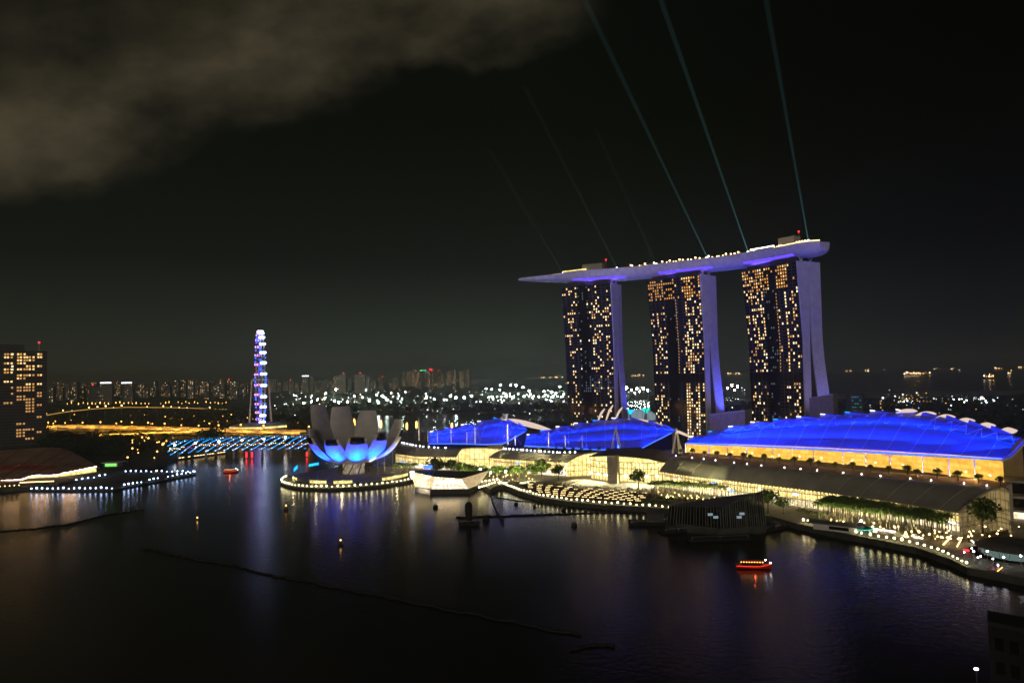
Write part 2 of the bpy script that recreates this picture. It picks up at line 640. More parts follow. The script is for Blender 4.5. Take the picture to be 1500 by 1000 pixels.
# ------------------------------------------------------------------ water and land
wb = MB()
wb.quad((-40000, -3000, 0), (40000, -3000, 0), (40000, 70000, 0), (-40000, 70000, 0))
struct(wb.build("water", "bay_water"))

LAND = 3.0


def land(name, pts, z=LAND, mats=("quay", "paving")):
    mb = MB()
    mb.prism([(p.x, p.y) for p in pts], -1.0, z, 0, 1)
    return struct(mb.build(name, list(mats)))


shore = [G(*p, 2.5) for p in [(596, 694), (640, 697), (700, 706), (718, 718), (728, 712), (738, 711), (762, 721), (792, 729), (832, 735), (872, 739), (922, 742), (985, 746), (1010, 752), (1060, 752), (1130, 757), (1168, 768), (1230, 781), (1292, 793), (1342, 803), (1392, 820), (1416, 832), (1500, 848), (1620, 870)]]
back = [Vector((700, 330, 0)), Vector((1700, 1500, 0)), G(1500, 573, 0), G(1230, 579, 0), G(1060, 588, 0), G(900, 604, 0), G(835, 628, 0), G(700, 634, 0), G(590, 636, 0)]
land("promenade_ground", shore + back)
# planted ground behind the mall, 4 mm above the paving
gb = MB()
gpts = [G(835, 632, 3), G(905, 612, 3), G(1060, 594, 3), G(1230, 584, 3), G(1500, 578, 3), Vector((1500, 1450, 3)), Vector((640, 420, 3)), Vector((330, 480, 3)), Vector((170, 720, 3)), Vector((90, 800, 3))]
gb.add([(p.x, p.y, LAND + 0.004) for p in gpts], [tuple(range(len(gpts)))[::-1]])
struct(gb.build("garden_ground", "soil"))

left = [G(*p, 2.5) for p in [(-260, 745), (-60, 722), (45, 713), (85, 709), (150, 695), (182, 689), (240, 679), (262, 668), (276, 655), (305, 645), (380, 642), (436, 640), (452, 628), (468, 607), (600, 605), (720, 603), (840, 601)]]
left_b = [G(846, 575, 0), G(880, 553, 0), Vector((1500, 9800, 0)), Vector((-9000, 12000, 0)), Vector((-9000, 700, 0)), Vector((-900, 380, 0))]
land("land", left + left_b, mats=("quay", "soil"))


# ------------------------------------------------------------------ lamps
def lamp_proto(name, h, r, lampmat, post="dark_steel", rp=0.10, label="", cat="lamp", shape="globe"):
    mb = MB()
    mb.tube([(0, 0, 0), (0, 0, h)], [rp * 1.4, rp], 6, 0)
    mb.tube([(0, 0, 0), (0, 0, 0.15)], rp * 2.6, 8, 0)
    if shape == "globe":
        mb.ico((0, 0, h + r * 0.8), r, 1)
        mb.tube([(0, 0, h - 0.1 * r), (0, 0, h + 0.15 * r)], r * 0.55, 8, 0)
    else:                         # a bank of floodlights facing the viewer's shore
        mb.box((0, 0.2, h - r * 0.7), (r * 2.4, 0.4, r * 1.4), 0, 0)
        for k in (-1, 0, 1):
            for j in (0, 1):
                mb.ico((k * r * 0.75, -0.3, h - r * 0.35 + j * r * 0.7), r * 0.42, 1)
    o = mb.build(name, [post, lampmat])
    tag(o, label, cat)
    return Proto(o, [])


def along(pts_px, z, n):
    return resample([G(*p, z) for p in pts_px], n)


bollard = lamp_proto("bollard_lamp", 0.8, 0.5, "lamp_bollard", label="round white bollard lamp")
bollard_b = lamp_proto("deck_bollard_lamp", 0.9, 0.58, "lamp_bluewhite", label="bluish white bollard lamp")

bollard.vary = bollard_b.vary = True

# ------------------------------------------------------------------ trees
def leaf_quads(mb, c, r, n, size, rng, sz=0.75, mi=0):
    for _ in range(n):
        while True:
            v = Vector((rng.uniform(-1, 1), rng.uniform(-1, 1), rng.uniform(-1, 1)))
            if v.length <= 1:
                break
        v = v.normalized() * (v.length ** 0.5)
        p = Vector(c) + Vector((v.x * r, v.y * r, v.z * r * sz))
        a = Vector((rng.gauss(0, 1), rng.gauss(0, 1), rng.gauss(0, 1))).normalized()
        b_ = a.cross(Vector((rng.gauss(0, 1), rng.gauss(0, 1), rng.gauss(0, 1)))).normalized()
        s_ = size * rng.uniform(.6, 1.3)
        mb.add([p - a * s_, p + b_ * s_ * .5, p + a * s_, p - b_ * s_ * .5], [(0, 1, 2, 3)], mi)


def tree_proto(seed, h=9.0, cr=4.2, name="broad_tree"):
    rng = random.Random(seed)
    root = thing(name, "tree", "tree")
    t = MB()
    t.tube([(0, 0, 0), (rng.uniform(-.2, .2), .1, h * .3), (rng.uniform(-.3, .3), 0, h * .55)], [.32, .24, .16], 7)
    cl = MB()
    for k in range(9):
        a = 2 * PI * k / 9 + rng.uniform(-.3, .3); rr_ = cr * rng.uniform(.25, .72)
        c = Vector((math.cos(a) * rr_, math.sin(a) * rr_, h * rng.uniform(.55, .86)))
        t.tube([(0, 0, h * .45), c], [.12, .04], 5)
        leaf_quads(cl, c, cr * rng.uniform(.34, .5), 62, cr * .13, rng)
    leaf_quads(cl, (0, 0, h * .82), cr * .5, 80, cr * .13, rng)
    k1 = t.build("trunk", "bark", root, local=True); k2 = cl.build("crown", "leaf", root, local=True)
    return Proto(root, [k1, k2])


def palm_proto(seed, h=9.5, name="palm_tree"):
    rng = random.Random(seed)
    root = thing(name, "palm", "palm tree")
    t = MB()
    lx, ly = rng.uniform(-.4, .4), rng.uniform(-.4, .4)
    t.tube([(0, 0, 0), (lx * .3, ly * .3, h * .4), (lx, ly, h * .8)], [.26, .17, .14], 7)
    cw = MB()
    for k in range(15):
        a = 2 * PI * k / 15 + rng.uniform(-.2, .2); L = rng.uniform(3.0, 4.3); rise = rng.uniform(.2, 1.5)
        pts = []
        for i in range(6):
            s_ = i / 5
            pts.append(Vector((lx + math.cos(a) * L * s_, ly + math.sin(a) * L * s_, h * .8 + rise * math.sin(s_ * PI * .6) * 1.2 - 2.0 * s_ * s_)))
        d = Vector((-math.sin(a), math.cos(a), 0))
        for i in range(5):
            p, q = pts[i], pts[i + 1]
            w = 1.0 * math.sin((i + .8) / 5.6 * PI)
            for sg in (-1, 1):
                cw.add([p, q, q + d * sg * w - Vector((0, 0, w * .6)) + (q - p) * .3], [(0, 1, 2)])
                cw.add([lerp(p, q, .5), q, lerp(p, q, .7) + d * sg * w * 1.2 - Vector((0, 0, w * .9))], [(0, 1, 2)])
    k1 = t.build("trunk", "bark", root, local=True); k2 = cw.build("crown", "palm_leaf", root, local=True)
    return Proto(root, [k1, k2])


palms = [palm_proto(s_) for s_ in (1, 2, 3)]
trees = [tree_proto(s_, h, c) for s_, h, c in ((4, 10, 5.2), (5, 9, 4.5), (6, 12, 6.0))]

# ------------------------------------------------------------------ the lotus museum
MC = Vector((-137.0, 585.0, 0))
isl = MB()
IC = Vector((-134.0, 573.0, 0)); IR = 58.0
isl.prism([(IC.x + IR * math.cos(2 * PI * k / 72), IC.y + IR * math.sin(2 * PI * k / 72)) for k in range(72)], -1.0, 2.0, 0, 1)
isl.prism([(IC.x + (IR - 9) * math.cos(2 * PI * k / 72), IC.y + 3 + (IR - 9) * math.sin(2 * PI * k / 72)) for k in range(72)], 2.0, 3.2, 0, 1)
struct(isl.build("island_promenade", ["quay", "paving"]))
nl = 45
for k in range(nl):
    a = rad(178 + k * 186.0 / (nl - 1))
    bollard.put((IC.x + (IR - 0.8) * math.cos(a), IC.y + (IR - 0.8) * math.sin(a), 2.0), 0, "round white bollard lamp on the curved quay edge below the lotus shaped museum", "bollard lamps round the museum quay")

mus = thing("lotus_museum", "white museum shaped like an open lotus with blue lit petals", "museum", (MC.x, MC.y, 3.2))


def petal(phi, rt, zt, wmid, wtip, r0=5.0, z0=13.5, thick=5.5):
    """one hollow finger: a curved outer skin, a flatter inner face and a cut-off tip with a skylight"""
    d = Vector((math.cos(phi), math.sin(phi), 0)); t = Vector((-math.sin(phi), math.cos(phi), 0))
    n, m_ = 16, 9
    outer, inner = [], []
    for i in range(n + 1):
        s_ = i / n
        # the skin leaves the bowl almost flat and bends upright towards the tip
        ang = s_ * PI * 0.5 * 0.86
        rr_ = r0 + (rt - r0) * math.sin(ang) / math.sin(PI * 0.43)
        zz = z0 + (zt - z0) * (1 - math.cos(ang)) / (1 - math.cos(PI * 0.43))
        nr = Vector((math.sin(ang + 0.15), 0, -math.cos(ang + 0.15)))
        if s_ < 0.62:
            w = max(lerp(3.2, wmid, math.sin(s_ / 0.62 * PI / 2)), 0.66 * rr_)
        else:
            w = lerp(max(wmid, .66 * (r0 + (rt - r0) * math.sin(.62 * PI * .43) / math.sin(PI * .43))), wtip, ((s_ - 0.62) / 0.38) ** 1.25)
        th = thick * (0.35 + 0.65 * math.sin(min(1, s_ * 1.4) * PI / 2))
        c = MC + d * rr_ + Vector((0, 0, zz))
        out_n = d * nr.x + Vector((0, 0, nr.z))
        ro, ri = [], []
        for j in range(m_):
            q = -1 + 2 * j / (m_ - 1)
            bulge = (1 - q * q) * th * 0.55
            ro.append(c + t * (q * w * 0.5) + out_n * (bulge - 0.0))
            ri.append(c + t * (q * w * 0.5) - out_n * ((1 - abs(q) ** 3) * th * 0.5))
        outer.append(ro); inner.append(ri)
    sk = MB()
    sk.grid(outer, 0)
    sk.grid([r[::-1] for r in inner], 0)
    o = sk.build("petal", ["museum_skin"], mus, smooth=True)
    lip = MB()
    ro, ri = outer[-1], inner[-1]
    up = Vector((0, 0, 0.02)) + d * 0.02
    for j in range(m_ - 1):
        lip.quad(ri[j] + up, ri[j + 1] + up, ro[j + 1] + up, ro[j] + up)
    # the skylight is set in the outer skin just under the lip
    for i in (n - 2, n - 1):
        for j in range(1, m_ - 2):
            e = d * 0.12 + Vector((0, 0, -0.05))
            lip.quad(outer[i][j] + e, outer[i][j + 1] + e, outer[i + 1][j + 1] + e, outer[i + 1][j] + e)
    lip.build("skylight", "black_glass", o)


for phi, rt, zt, wm, wt in ((152, 40, 61, 26, 18), (120, 37, 58, 26, 16), (82, 36, 54, 26, 15), (36, 43, 46, 24, 14), (0, 40, 39, 18, 10), (-38, 36, 38, 17, 13), (-72, 36, 36, 17, 14), (-106, 35, 35, 17, 13), (-144, 37, 36, 16, 11), (188, 36, 42, 15, 8)):
    petal(rad(phi), rt, zt, wm, wt)
bw = MB()
bw.lathe((MC.x, MC.y, 0), [(2, 11.5), (9, 11.7), (16, 12.8), (21, 15.2), (19, 16.4), (6, 15.2)], 32)
bw.build("bowl", "white_panel", mus, smooth=True)
ss = MB()
for k in range(10):
    a = rad(36 * k + 10)
    p = MC + Vector((math.cos(a) * 13, math.sin(a) * 13, 0)); q = MC + Vector((math.cos(a + 0.45) * 11, math.sin(a + 0.45) * 11, 0))
    ss = MB(); ss.tube([(p.x, p.y, 3.2), (q.x, q.y, 13.2)], 0.45, 6)
    ss.build("lattice_column", "dark_steel", mus)
lob = MB()
lob.wall([(MC.x + 9 * math.cos(rad(k * 15)), MC.y + 9 * math.sin(rad(k * 15))) for k in range(25)], 3.2, 11.4)
lob.build("lobby_glass", "lobby_glow", mus)
for k, (a, e) in enumerate(((-142, 1.0), (-108, 1.25), (-72, 1.35), (-38, 1.2), (-4, 0.5))):
    a = rad(a)
    p = MC + Vector((math.cos(a) * 33, math.sin(a) * 33, 3.8)); tg = MC + Vector((math.cos(a) * 27, math.sin(a) * 27, 25))
    light("museum_uplight", "SPOT", p, 480000 * e, (0.0, 0.024, 1.0), mus, tg, 0.4, 58, 0.6)
    f = MB(); f.box((p.x, p.y, 3.2), (1.2, 0.8, 0.5), a); f.build("uplight", "dark_steel", mus)
# low colonnade of shops on the quay round the museum
for a0, a1 in ((196, 214), (238, 257), (264, 281), (309, 345)):
    arcpts = [(IC.x + (IR - 10) * math.cos(rad(a0 + (a1 - a0) * k / 10)), IC.y + 2 + (IR - 10) * math.sin(rad(a0 + (a1 - a0) * k / 10))) for k in range(11)]
    mid = arcpts[5]
    lab = {196: "low lit kiosk arcade at the west end of the museum quay", 238: "low lit kiosk arcade below the museum's front left petals", 264: "low lit kiosk arcade below the museum's middle blue petal", 309: "long lit kiosk arcade between the museum and the crystal pavilion"}[a0]
    ar = thing("kiosk_arcade", lab, "kiosk", (mid[0], mid[1], 3.2), 0, "kiosk arcades on the museum quay")
    x = MB(); x.wall(arcpts, 3.2, 5.4); x.build("front", "shop_glass", ar)
    x = MB()
    inn = [(IC.x + (p[0] - IC.x) * 0.93, IC.y + (p[1] - IC.y) * 0.93) for p in arcpts]
    out = [(IC.x + (p[0] - IC.x) * 1.03, IC.y + (p[1] - IC.y) * 1.03) for p in arcpts]
    x.shell([[Vector((*p, 6.6)) for p in inn], [Vector((*p, 6.0)) for p in out]], 0.3)
    x.build("canopy", "roof_metal", ar)
    for p in out[1:-1:2]:
        x = MB(); x.tube([(p[0] * 1.0, p[1], 2.2), (p[0], p[1], 5.72)], 0.16); x.build("post", "white_paint", ar)
    light("arcade_light", "POINT", (mid[0] * 1.0, mid[1] - 3.5, 5.2), 900, (1.0, 0.8, 0.4), ar, None, 0.4)

for (pa, pb_, z, h, lab) in (((430, 692), (436, 686), 3.2, 3.4, "curved blue glowing wall at the left tip of the museum quay"), ((452, 684), (467, 681), 3.2, 2.6, "straight blue glowing wall on the museum quay left of the lobby")):
    p, q = G(*pa, z), G(*pb_, z)
    o = thing("glowing_wall", lab, "light wall", (p.x, p.y, z))
    x = MB(); x.wall([(p.x, p.y - .06), (q.x, q.y - .06)], z + .4, z + h); x.build("light_panel", "led_cyan", o)
    x = MB(); x.tube([(p.x, p.y, z), (p.x, p.y, z + h + .2)], .2); x.tube([(q.x, q.y, z), (q.x, q.y, z + h + .2)], .2); x.tube([(p.x, p.y, z + h + .2), (q.x, q.y, z + h + .2)], .2); x.build("frame", "dark_steel", o)
p, q = D_(542, 677, 572), D_(576, 656, 600)
o = thing("covered_stair", "sloping stair with a white light strip rising from the museum to the mall", "stair", (p.x, p.y, 3.2))
x = MB(); w_ = Vector((0, 4, 0)); x.shell([[p + w_, q + w_], [p, q]], .6); x.build("flight", "concrete", o)
x = MB(); x.tube([p + Vector((0, -.3, 1.0)), q + Vector((0, -.3, 1.0))], .45, 5); x.build("light_strip", "strip_white", o)
x = MB()
for t in (.3, .6, .95):
    c = lerp(p, q, t); x.tube([(c.x, c.y + 2, 2.5), (c.x, c.y + 2, c.z - .5)], .35)
x.build("support", "concrete", o)

# ------------------------------------------------------------------ glass crystal pavilion on the water
PVd = 500.0
pv = thing("crystal_pavilion", "faceted glass pavilion glowing warm on its own dark island", "pavilion", G(655, 722, 0))
base = [G(*p, 0) for p in [(608, 720), (630, 724), (688, 723), (700, 716)]]
bx = lerp(base[0], base[3], 0.5)
pb = [(p.x, p.y) for p in base] + [(base[3].x + 2, base[3].y + 26), (base[0].x + 4, base[0].y + 26)]
x = MB(); x.prism(pb, -1, 3.4, 0, 1); x.build("plinth", ["dark_steel", "quay"], pv)
fr = [at(609, 713, base[0].y + 1.5), at(633, 716, base[1].y + 1.5), at(686, 716, base[2].y + 1.5), at(702, 710, base[3].y + 1.5)]
tp = [at(599, 690, base[0].y - 3), at(636, 698, base[1].y + 3), at(676, 701, base[2].y + 5), at(716, 689, base[3].y + 2)]
tip = [at(601, 688, base[0].y + 24), at(640, 689, base[1].y + 30), at(690, 690, base[2].y + 30), at(716, 688, base[3].y + 24)]
x = MB()
for i, mi in ((0, 0), (1, 1), (2, 0)):
    w = (fr[i + 1] - fr[i]).length; h = 12.0
    x.quad(fr[i], fr[i + 1], tp[i + 1], tp[i], mi, [(i * 40, 0), (i * 40 + w, 0), (i * 40 + w, h), (i * 40, h)])
x.quad(fr[0], tp[0], tip[0], Vector((fr[0].x + 4, fr[0].y + 24, 3.4)), 0, [(0, 0), (0, 10), (20, 10), (20, 0)])
x.quad(Vector((fr[3].x, fr[3].y + 24, 3.4)), tip[3], tp[3], fr[3], 0, [(0, 0), (0, 10), (20, 10), (20, 0)])
pvg = x.build("glass_wall", ["pavilion_glass", "bright_shop"], pv)
x = MB()
for i in range(3):
    x.quad(tp[i] + Vector((0, -.3, .2)), tp[i + 1] + Vector((0, -.3, .2)), tip[i + 1], tip[i], 0)
pvr = x.build("roof", "dark_roof", pv)
x = MB()
for i in range(3):
    for k in range(1, 9 if i < 2 else 5):
        t = k / (9 if i < 2 else 5)
        x.tube([lerp(fr[i], fr[i + 1], t) + Vector((0, -.15, 0)), lerp(tp[i], tp[i + 1], t) + Vector((0, -.15, 0))], 0.14, 4)
    for t in (0.33, 0.66):
        x.tube([lerp(fr[i], tp[i], t) + Vector((0, -.15, 0)), lerp(fr[i + 1], tp[i + 1], t) + Vector((0, -.15, 0))], 0.12, 4)
x.build("mullion", "stone", pvg)
x = MB()
for k in range(7):
    t = k / 6.5
    x.tube([lerp(tp[0], tp[1], t) + Vector((0, -.2, .35)), lerp(tip[0], tip[1], t) + Vector((0, -.2, .3))], 0.28, 4)
x.build("roof_louvre", "stone", pvr)
for k in range(10):
    x = MB()
    p = lerp(fr[1], fr[2], 0.1 + 0.08 * k); q = lerp(tp[1], tp[2], 0.1 + 0.08 * k)
    c = lerp(p, q, 0.62) + Vector((0, -0.6, 0))
    x.ico(c, 0.7, 0)
    x.build("interior_lamp", "lamp_warm", pv)
x = MB(); c = at(601, 690, base[0].y - 3.4); x.box((c.x + 1.5, c.y, c.z - 4), (3.2, .3, 4.0)); x.build("lit_panel", "sign_white", pv)
x = MB(); c = at(627, 684, base[0].y + 12); x.box((c.x, c.y, c.z - 1), (6, .5, 2.4)); x.build("roof_screen", "led_blue", pv)
light("pavilion_flood", "AREA", lerp(base[0], base[1], .5) + Vector((-4, -4, 1.5)), 4500, (1, .82, .52), pv, lerp(fr[0], tp[1], .5), 6, size_y=1)

# ------------------------------------------------------------------ three hotel towers under the sky park
TOP = 190.0
BELT = (70.0, 79.0)


def prof(z, which):
    """plan offset across the tower (west to east) of each slab at a height, for a 33 m deep top"""
    K = {"w0": [(0, 2.0), (34, 3.0), (112, 4.7), (190, 0)], "w1": [(0, 11.5), (34, 12.0), (112, 14.0), (190, 16.0)],
         "e0": [(0, 31), (30, 26.5), (57, 22.5), (85, 19), (112, 17.2), (190, 16.4)], "e1": [(0, 47), (30, 43), (57, 39), (85, 34.5), (112, 32), (190, 33)]}[which]
    for (a, p), (b_, q) in zip(K, K[1:]):
        if z <= b_:
            t = (z - a) / (b_ - a)
            return lerp(p, q, t)
    return K[-1][1]


def tower(corner, axis, L, W, label, plan, seed, end_blue):
    rng = random.Random(seed)
    ax = Vector((axis[0], axis[1], 0)).normalized()
    nn = Vector((-ax.y, ax.x, 0))
    if nn.y < 0:
        nn = -nn
    C0 = Vector((corner[0], corner[1], 0))
    k = W / 33.0
    root = thing("hotel_tower", label, "tower", C0 - ax * L / 2 + nn * W / 2, 0, "three hotel towers under the sky deck")

    def pt(u, which, z, d=0.0):             # u metres back from the south end wall
        taper = 1 - 0.075 * (1 - z / TOP) * (u / L)
        return C0 - ax * (u * taper) + nn * (prof(z, which) * k + d) + Vector((0, 0, z))
    zs = [3 + (TOP - 3) * i / 22 for i in range(23)]
    for nm, a, b_, ms in (("west_slab", "w0", "w1", "curtain_glass"), ("east_slab", "e0", "e1", "facade_dark")):
        mb = MB()
        ring = [[pt(1.2, a, z), pt(L, a, z), pt(L, b_, z), pt(1.2, b_, z), pt(1.2, a, z)] for z in zs]
        mb.grid(ring)
        mb.quad(*[ring[-1][i] for i in (3, 2, 1, 0)])
        slab = mb.build(nm, ms, root)
        if nm == "west_slab":
            west = slab
        # pale end wall
        ew = MB()
        r0 = [[pt(0, a, z, -0.6), pt(0, b_, z, 0.0 if nm == "west_slab" else .5)] for z in zs]
        r1 = [[pt(1.2, a, z, -0.6), pt(1.2, b_, z, 0.0 if nm == "west_slab" else .5)] for z in zs]
        ew.grid([[p[1], p[0]] for p in r0][::1]); ew.grid([[p[0], p[1]] for p in r1])
        ew.grid([[p[0], q[0]] for p, q in zip(r0, r1)]); ew.grid([[q[1], p[1]] for p, q in zip(r0, r1)])
        ew.quad(r0[-1][0], r0[-1][1], r1[-1][1], r1[-1][0])
        ew.build("end_wall", "wall_panel", slab)
    # floor slab edges, one part; they stand proud of the glass
    nf = 54
    fh = (TOP - 6) / nf
    sl = MB()
    for i in range(nf + 1):
        z = 5 + i * fh
        if plan.get("belt") and BELT[0] < z < BELT[1]:
            continue
        for (ua, ub) in ((1.5, L * plan["rec"][0]), (L * plan["rec"][1], L - .3)):
            a0, a1 = pt(ua, "w0", z, -0.35), pt(ub, "w0", z, -0.35)
            b0, b1 = pt(ua, "w0", z, 0.05), pt(ub, "w0", z, 0.05)
            h = Vector((0, 0, 0.45))
            sl.quad(a1, a0, a0 + h, a1 + h); sl.quad(a0 + h, b0 + h, b1 + h, a1 + h); sl.quad(a1, b1, b0, a0)
    sl.build("floor_edging", "slab_edge", west)
    fins = MB()  # upright facade fins in front of the glass
    nc = plan["cols"]
    for j in range(0, nc + 1, 2):
        u = 1.6 + (L - 2.2) * j / nc
        if L * plan["rec"][0] < u < L * plan["rec"][1]:
            continue
        for i in range(len(zs) - 1):
            for s1, s2 in ((0.12, -0.12),):
                a0, a1 = pt(u + s1, "w0", zs[i], -0.5), pt(u + s2, "w0", zs[i], -0.5)
                b0, b1 = pt(u + s1, "w0", zs[i + 1], -0.5), pt(u + s2, "w0", zs[i + 1], -0.5)
                fins.quad(a0, a1, b1, b0)
                fins.quad(a1, pt(u + s2, "w0", zs[i], 0), pt(u + s2, "w0", zs[i + 1], 0), b1)
    fins.build("mullion", "slab_edge", west)
    # dark recess of the lift core
    rc = MB()
    ua, ub = L * plan["rec"][0] + .4, L * plan["rec"][1] - .4
    rc.grid([[pt(ua, "w0", z, -0.2), pt(ub, "w0", z, -0.2)] for z in zs][: int(22 * plan["rec"][2]) + 1])
    rc.build("core_glass", "black_glass", west)
    if plan.get("belt"):
        bl = MB()
        bl.quad(pt(L - .2, "w0", BELT[0], -0.45), pt(1.5, "w0", BELT[0], -0.45), pt(1.5, "w0", BELT[1], -0.45), pt(L - .2, "w0", BELT[1], -0.45))
        bl.build("plant_floor", "black_glass", west)
    # lit rooms: the hundred lowest-index ones each by themselves, the rest together
    wins = []
    colw = [rng.choice([.3, .6, .9, 1.2, 1.6, 2.0]) for _ in range(nc)]
    cw = (L - 2.2) / nc
    for i in range(nf):
        for j in range(nc):
            u = 1.6 + cw * (j + 0.5)
            z = 5 + i * fh + 0.55
            f = 1 - u / L                    # 0 at the north (left) edge, 1 at the south end wall
            hz = z / TOP
            p, kind = plan["prob"](f, hz, rng)
            if plan.get("belt") and BELT[0] - 2 < z < BELT[1]:
                continue
            if rng.random() < (p * 1.12 if p > .6 else p * colw[j] * 1.1):
                wins.append((u, z, kind))
    rng.shuffle(wins)
    kinds = ["win_warm", "win_soft", "win_pale", "win_orange", "win_glint"]

    def wq(mb, u, z, mi, w=None, h=2.0):
        w = w or cw * 0.5
        a0, a1 = pt(u + w / 2, "w0", z, -0.27), pt(u - w / 2, "w0", z, -0.27)
        b0, b1 = pt(u + w / 2, "w0", z + h, -0.27), pt(u - w / 2, "w0", z + h, -0.27)
        mb.quad(a0, a1, b1, b0, mi)
    for (u, z, kd) in wins[:96]:
        mb = MB(); wq(mb, u, z, 0); mb.build("window", kd, west)
    mb = MB()
    for (u, z, kd) in wins[96:]:
        wq(mb, u, z, kinds.index(kd))
    # seldom lit strips of stair lights beside the recess
    for i in range(nf):
        z = 5 + i * fh + .8
        if plan["stair"][1] < z / TOP < plan["stair"][2]:
            wq(mb, L * (1 - plan["stair"][0]), z, 1, 0.9, 1.6)
    struct(mb.build("window", kinds, west), "stuff")
    # V struts that carry the deck
    vs = MB()
    for d0 in (9, 23):
        c = C0 - ax * 3 + nn * (d0 * k) + Vector((0, 0, TOP))
        vs.tube([c, c + nn * 4.2 + Vector((0, 0, 7.5))], 0.6, 6); vs.tube([c, c - nn * 4.2 + Vector((0, 0, 7.5))], 0.6, 6)
    vs.build("strut", "white_paint", root)
    crown = MB()
    c0, c1 = C0 - ax * 6, C0 - ax * (L - 4)
    crown.add([c0 + nn * 5 + Vector((0, 0, TOP)), c1 + nn * 5 + Vector((0, 0, TOP)), c1 + nn * 28 * k + Vector((0, 0, TOP)), c0 + nn * 28 * k + Vector((0, 0, TOP)),
               c0 + nn * 5 + Vector((0, 0, TOP + 5.5)), c1 + nn * 5 + Vector((0, 0, TOP + 5.5)), c1 + nn * 28 * k + Vector((0, 0, TOP + 5.5)), c0 + nn * 28 * k + Vector((0, 0, TOP + 5.5))],
              [(0, 1, 5, 4), (1, 2, 6, 5), (2, 3, 7, 6), (3, 0, 4, 7)])
    crown.build("deck_support", "dark_steel", root)
    # violet and blue floodlights: one in front of the end wall, two on the roof lighting the deck's underside
    mid = C0 + nn * (W * 0.62)
    light("end_wall_flood", "SPOT", mid + ax * 34 + Vector((0, 0, 26)), 42000 * end_blue[0], (0.40, 0.33, 1.0), root, mid + Vector((0, 0, 95)), 1.0, 96, 0.8)
    light("east_slab_flood", "SPOT", C0 + nn * (W * 1.25) + ax * 15 + Vector((0, 0, 22)), 95000 * end_blue[1], (0.04, 0.05, 1.0), root, C0 + nn * (W * 0.85) + Vector((0, 0, 105)), 1.0, 72, 0.8)
    fx = MB()
    fx.box(tuple(mid + ax * 34 + Vector((0, 0, 25))), (2, 1.2, 0.8)); fx.tube([mid + ax * 34 + Vector((0, 0, 3)), mid + ax * 34 + Vector((0, 0, 25))], .3)
    fx.build("floodlight", "dark_steel", root)
    return root, C0, ax, nn, k


def prob1(f, h, r):
    if f < 0.30:
        return (0.17 if 0.10 < f else 0.10) * (1.0 if h > 0.2 else 0.4), r.choice(["win_warm", "win_pale", "win_warm", "win_soft"])
    if f < 0.54:
        if 0.30 < h < 0.42:
            return 0.30, "win_glint"
        return (0.15 if h > .45 else .05), r.choice(["win_glint", "win_glint", "win_glint", "win_pale"]) if r.random() < .4 else "win_glint"
    if 0.30 < h < 0.40:
        return 0.34, r.choice(["win_glint", "win_warm", "win_glint", "win_glint"])
    return (0.21 if h > 0.42 else 0.09), r.choice(["win_warm", "win_soft", "win_warm", "win_pale"])


def prob2(f, h, r):
    if h > 0.86:
        if f < 0.50:
            return 0.62, r.choice(["win_orange", "win_orange", "win_soft", "win_soft"])
        return (0.70 if 0.68 < f < 0.86 else 0.18), r.choice(["win_orange", "win_orange", "win_warm"])
    if 0.30 < f < 0.55:
        return 0.05, r.choice(["win_glint", "win_glint", "win_glint", "win_soft"])
    if f < 0.30:
        return 0.25, r.choice(["win_pale", "win_warm", "win_soft", "win_warm"])
    if h < 0.36:
        return (0.60 if 0.66 < f < .74 or .82 < f < .9 else 0.10 if f > .6 else .02), r.choice(["win_warm", "win_pale", "win_soft"])
    return (0.26 if f > 0.6 else 0.03), r.choice(["win_pale", "win_warm", "win_soft"])


def prob3(f, h, r):
    if h > 0.86:
        if f < 0.50:
            return 0.66, r.choice(["win_orange", "win_soft", "win_warm", "win_orange"])
        return (0.80 if 0.62 < f < 0.80 else 0.15), r.choice(["win_orange", "win_orange", "win_warm"])
    if 0.36 < f < 0.60:
        return (0.16, "win_glint")
    if f < 0.36:
        return (0.28 if h > .36 else 0.16), r.choice(["win_pale", "win_warm", "win_soft", "win_warm"])
    if h < 0.36:
        return (0.45 if .66 < f < .72 or .80 < f < .92 else 0.06 if f > .6 else .02), r.choice(["win_warm", "win_pale", "win_soft"])
    return 0.29, r.choice(["win_pale", "win_warm", "win_soft", "win_warm"])


T1 = tower((120, 811), (.85, -.53), 68, 30, "left glass hotel tower, mostly dark, under the deck's long overhang", {"rec": (.46, .68, .96), "cols": 22, "belt": False, "prob": prob1, "stair": (0.5, 2, 3)}, 3, (0.42, 0.7))
T2 = tower((210.6, 752), (.70, -.71), 71, 33, "middle glass hotel tower with orange top floors and a strongly blue rear leg", {"rec": (.50, .68, .86), "cols": 23, "belt": True, "prob": prob2, "stair": (0.52, .42, .86)}, 5, (0.75, 3.2))
T3 = tower((284.7, 673), (.47, -.88), 73, 33, "right glass hotel tower, nearest, with wide pale violet end walls", {"rec": (.42, .62, .84), "cols": 24, "belt": True, "prob": prob3, "stair": (0.60, .40, .84)}, 8, (0.9, 0.45))

# ------------------------------------------------------------------ the sky park: a long boat-shaped deck over the towers
cen = []
for root, C0, ax, nn, k in (T1, T2, T3):
    cen.append(C0 + nn * 16 * k - ax * 34)
ctrl = [Vector((10, 884, 0)), Vector((70, 860, 0)), cen[0], Vector(lerp(cen[0], cen[1], .5)) + Vector((4, 5, 0)), cen[1], Vector(lerp(cen[1], cen[2], .5)) + Vector((5, 4, 0)), cen[2], Vector((300, 680, 0)), Vector((307.5, 662, 0))]


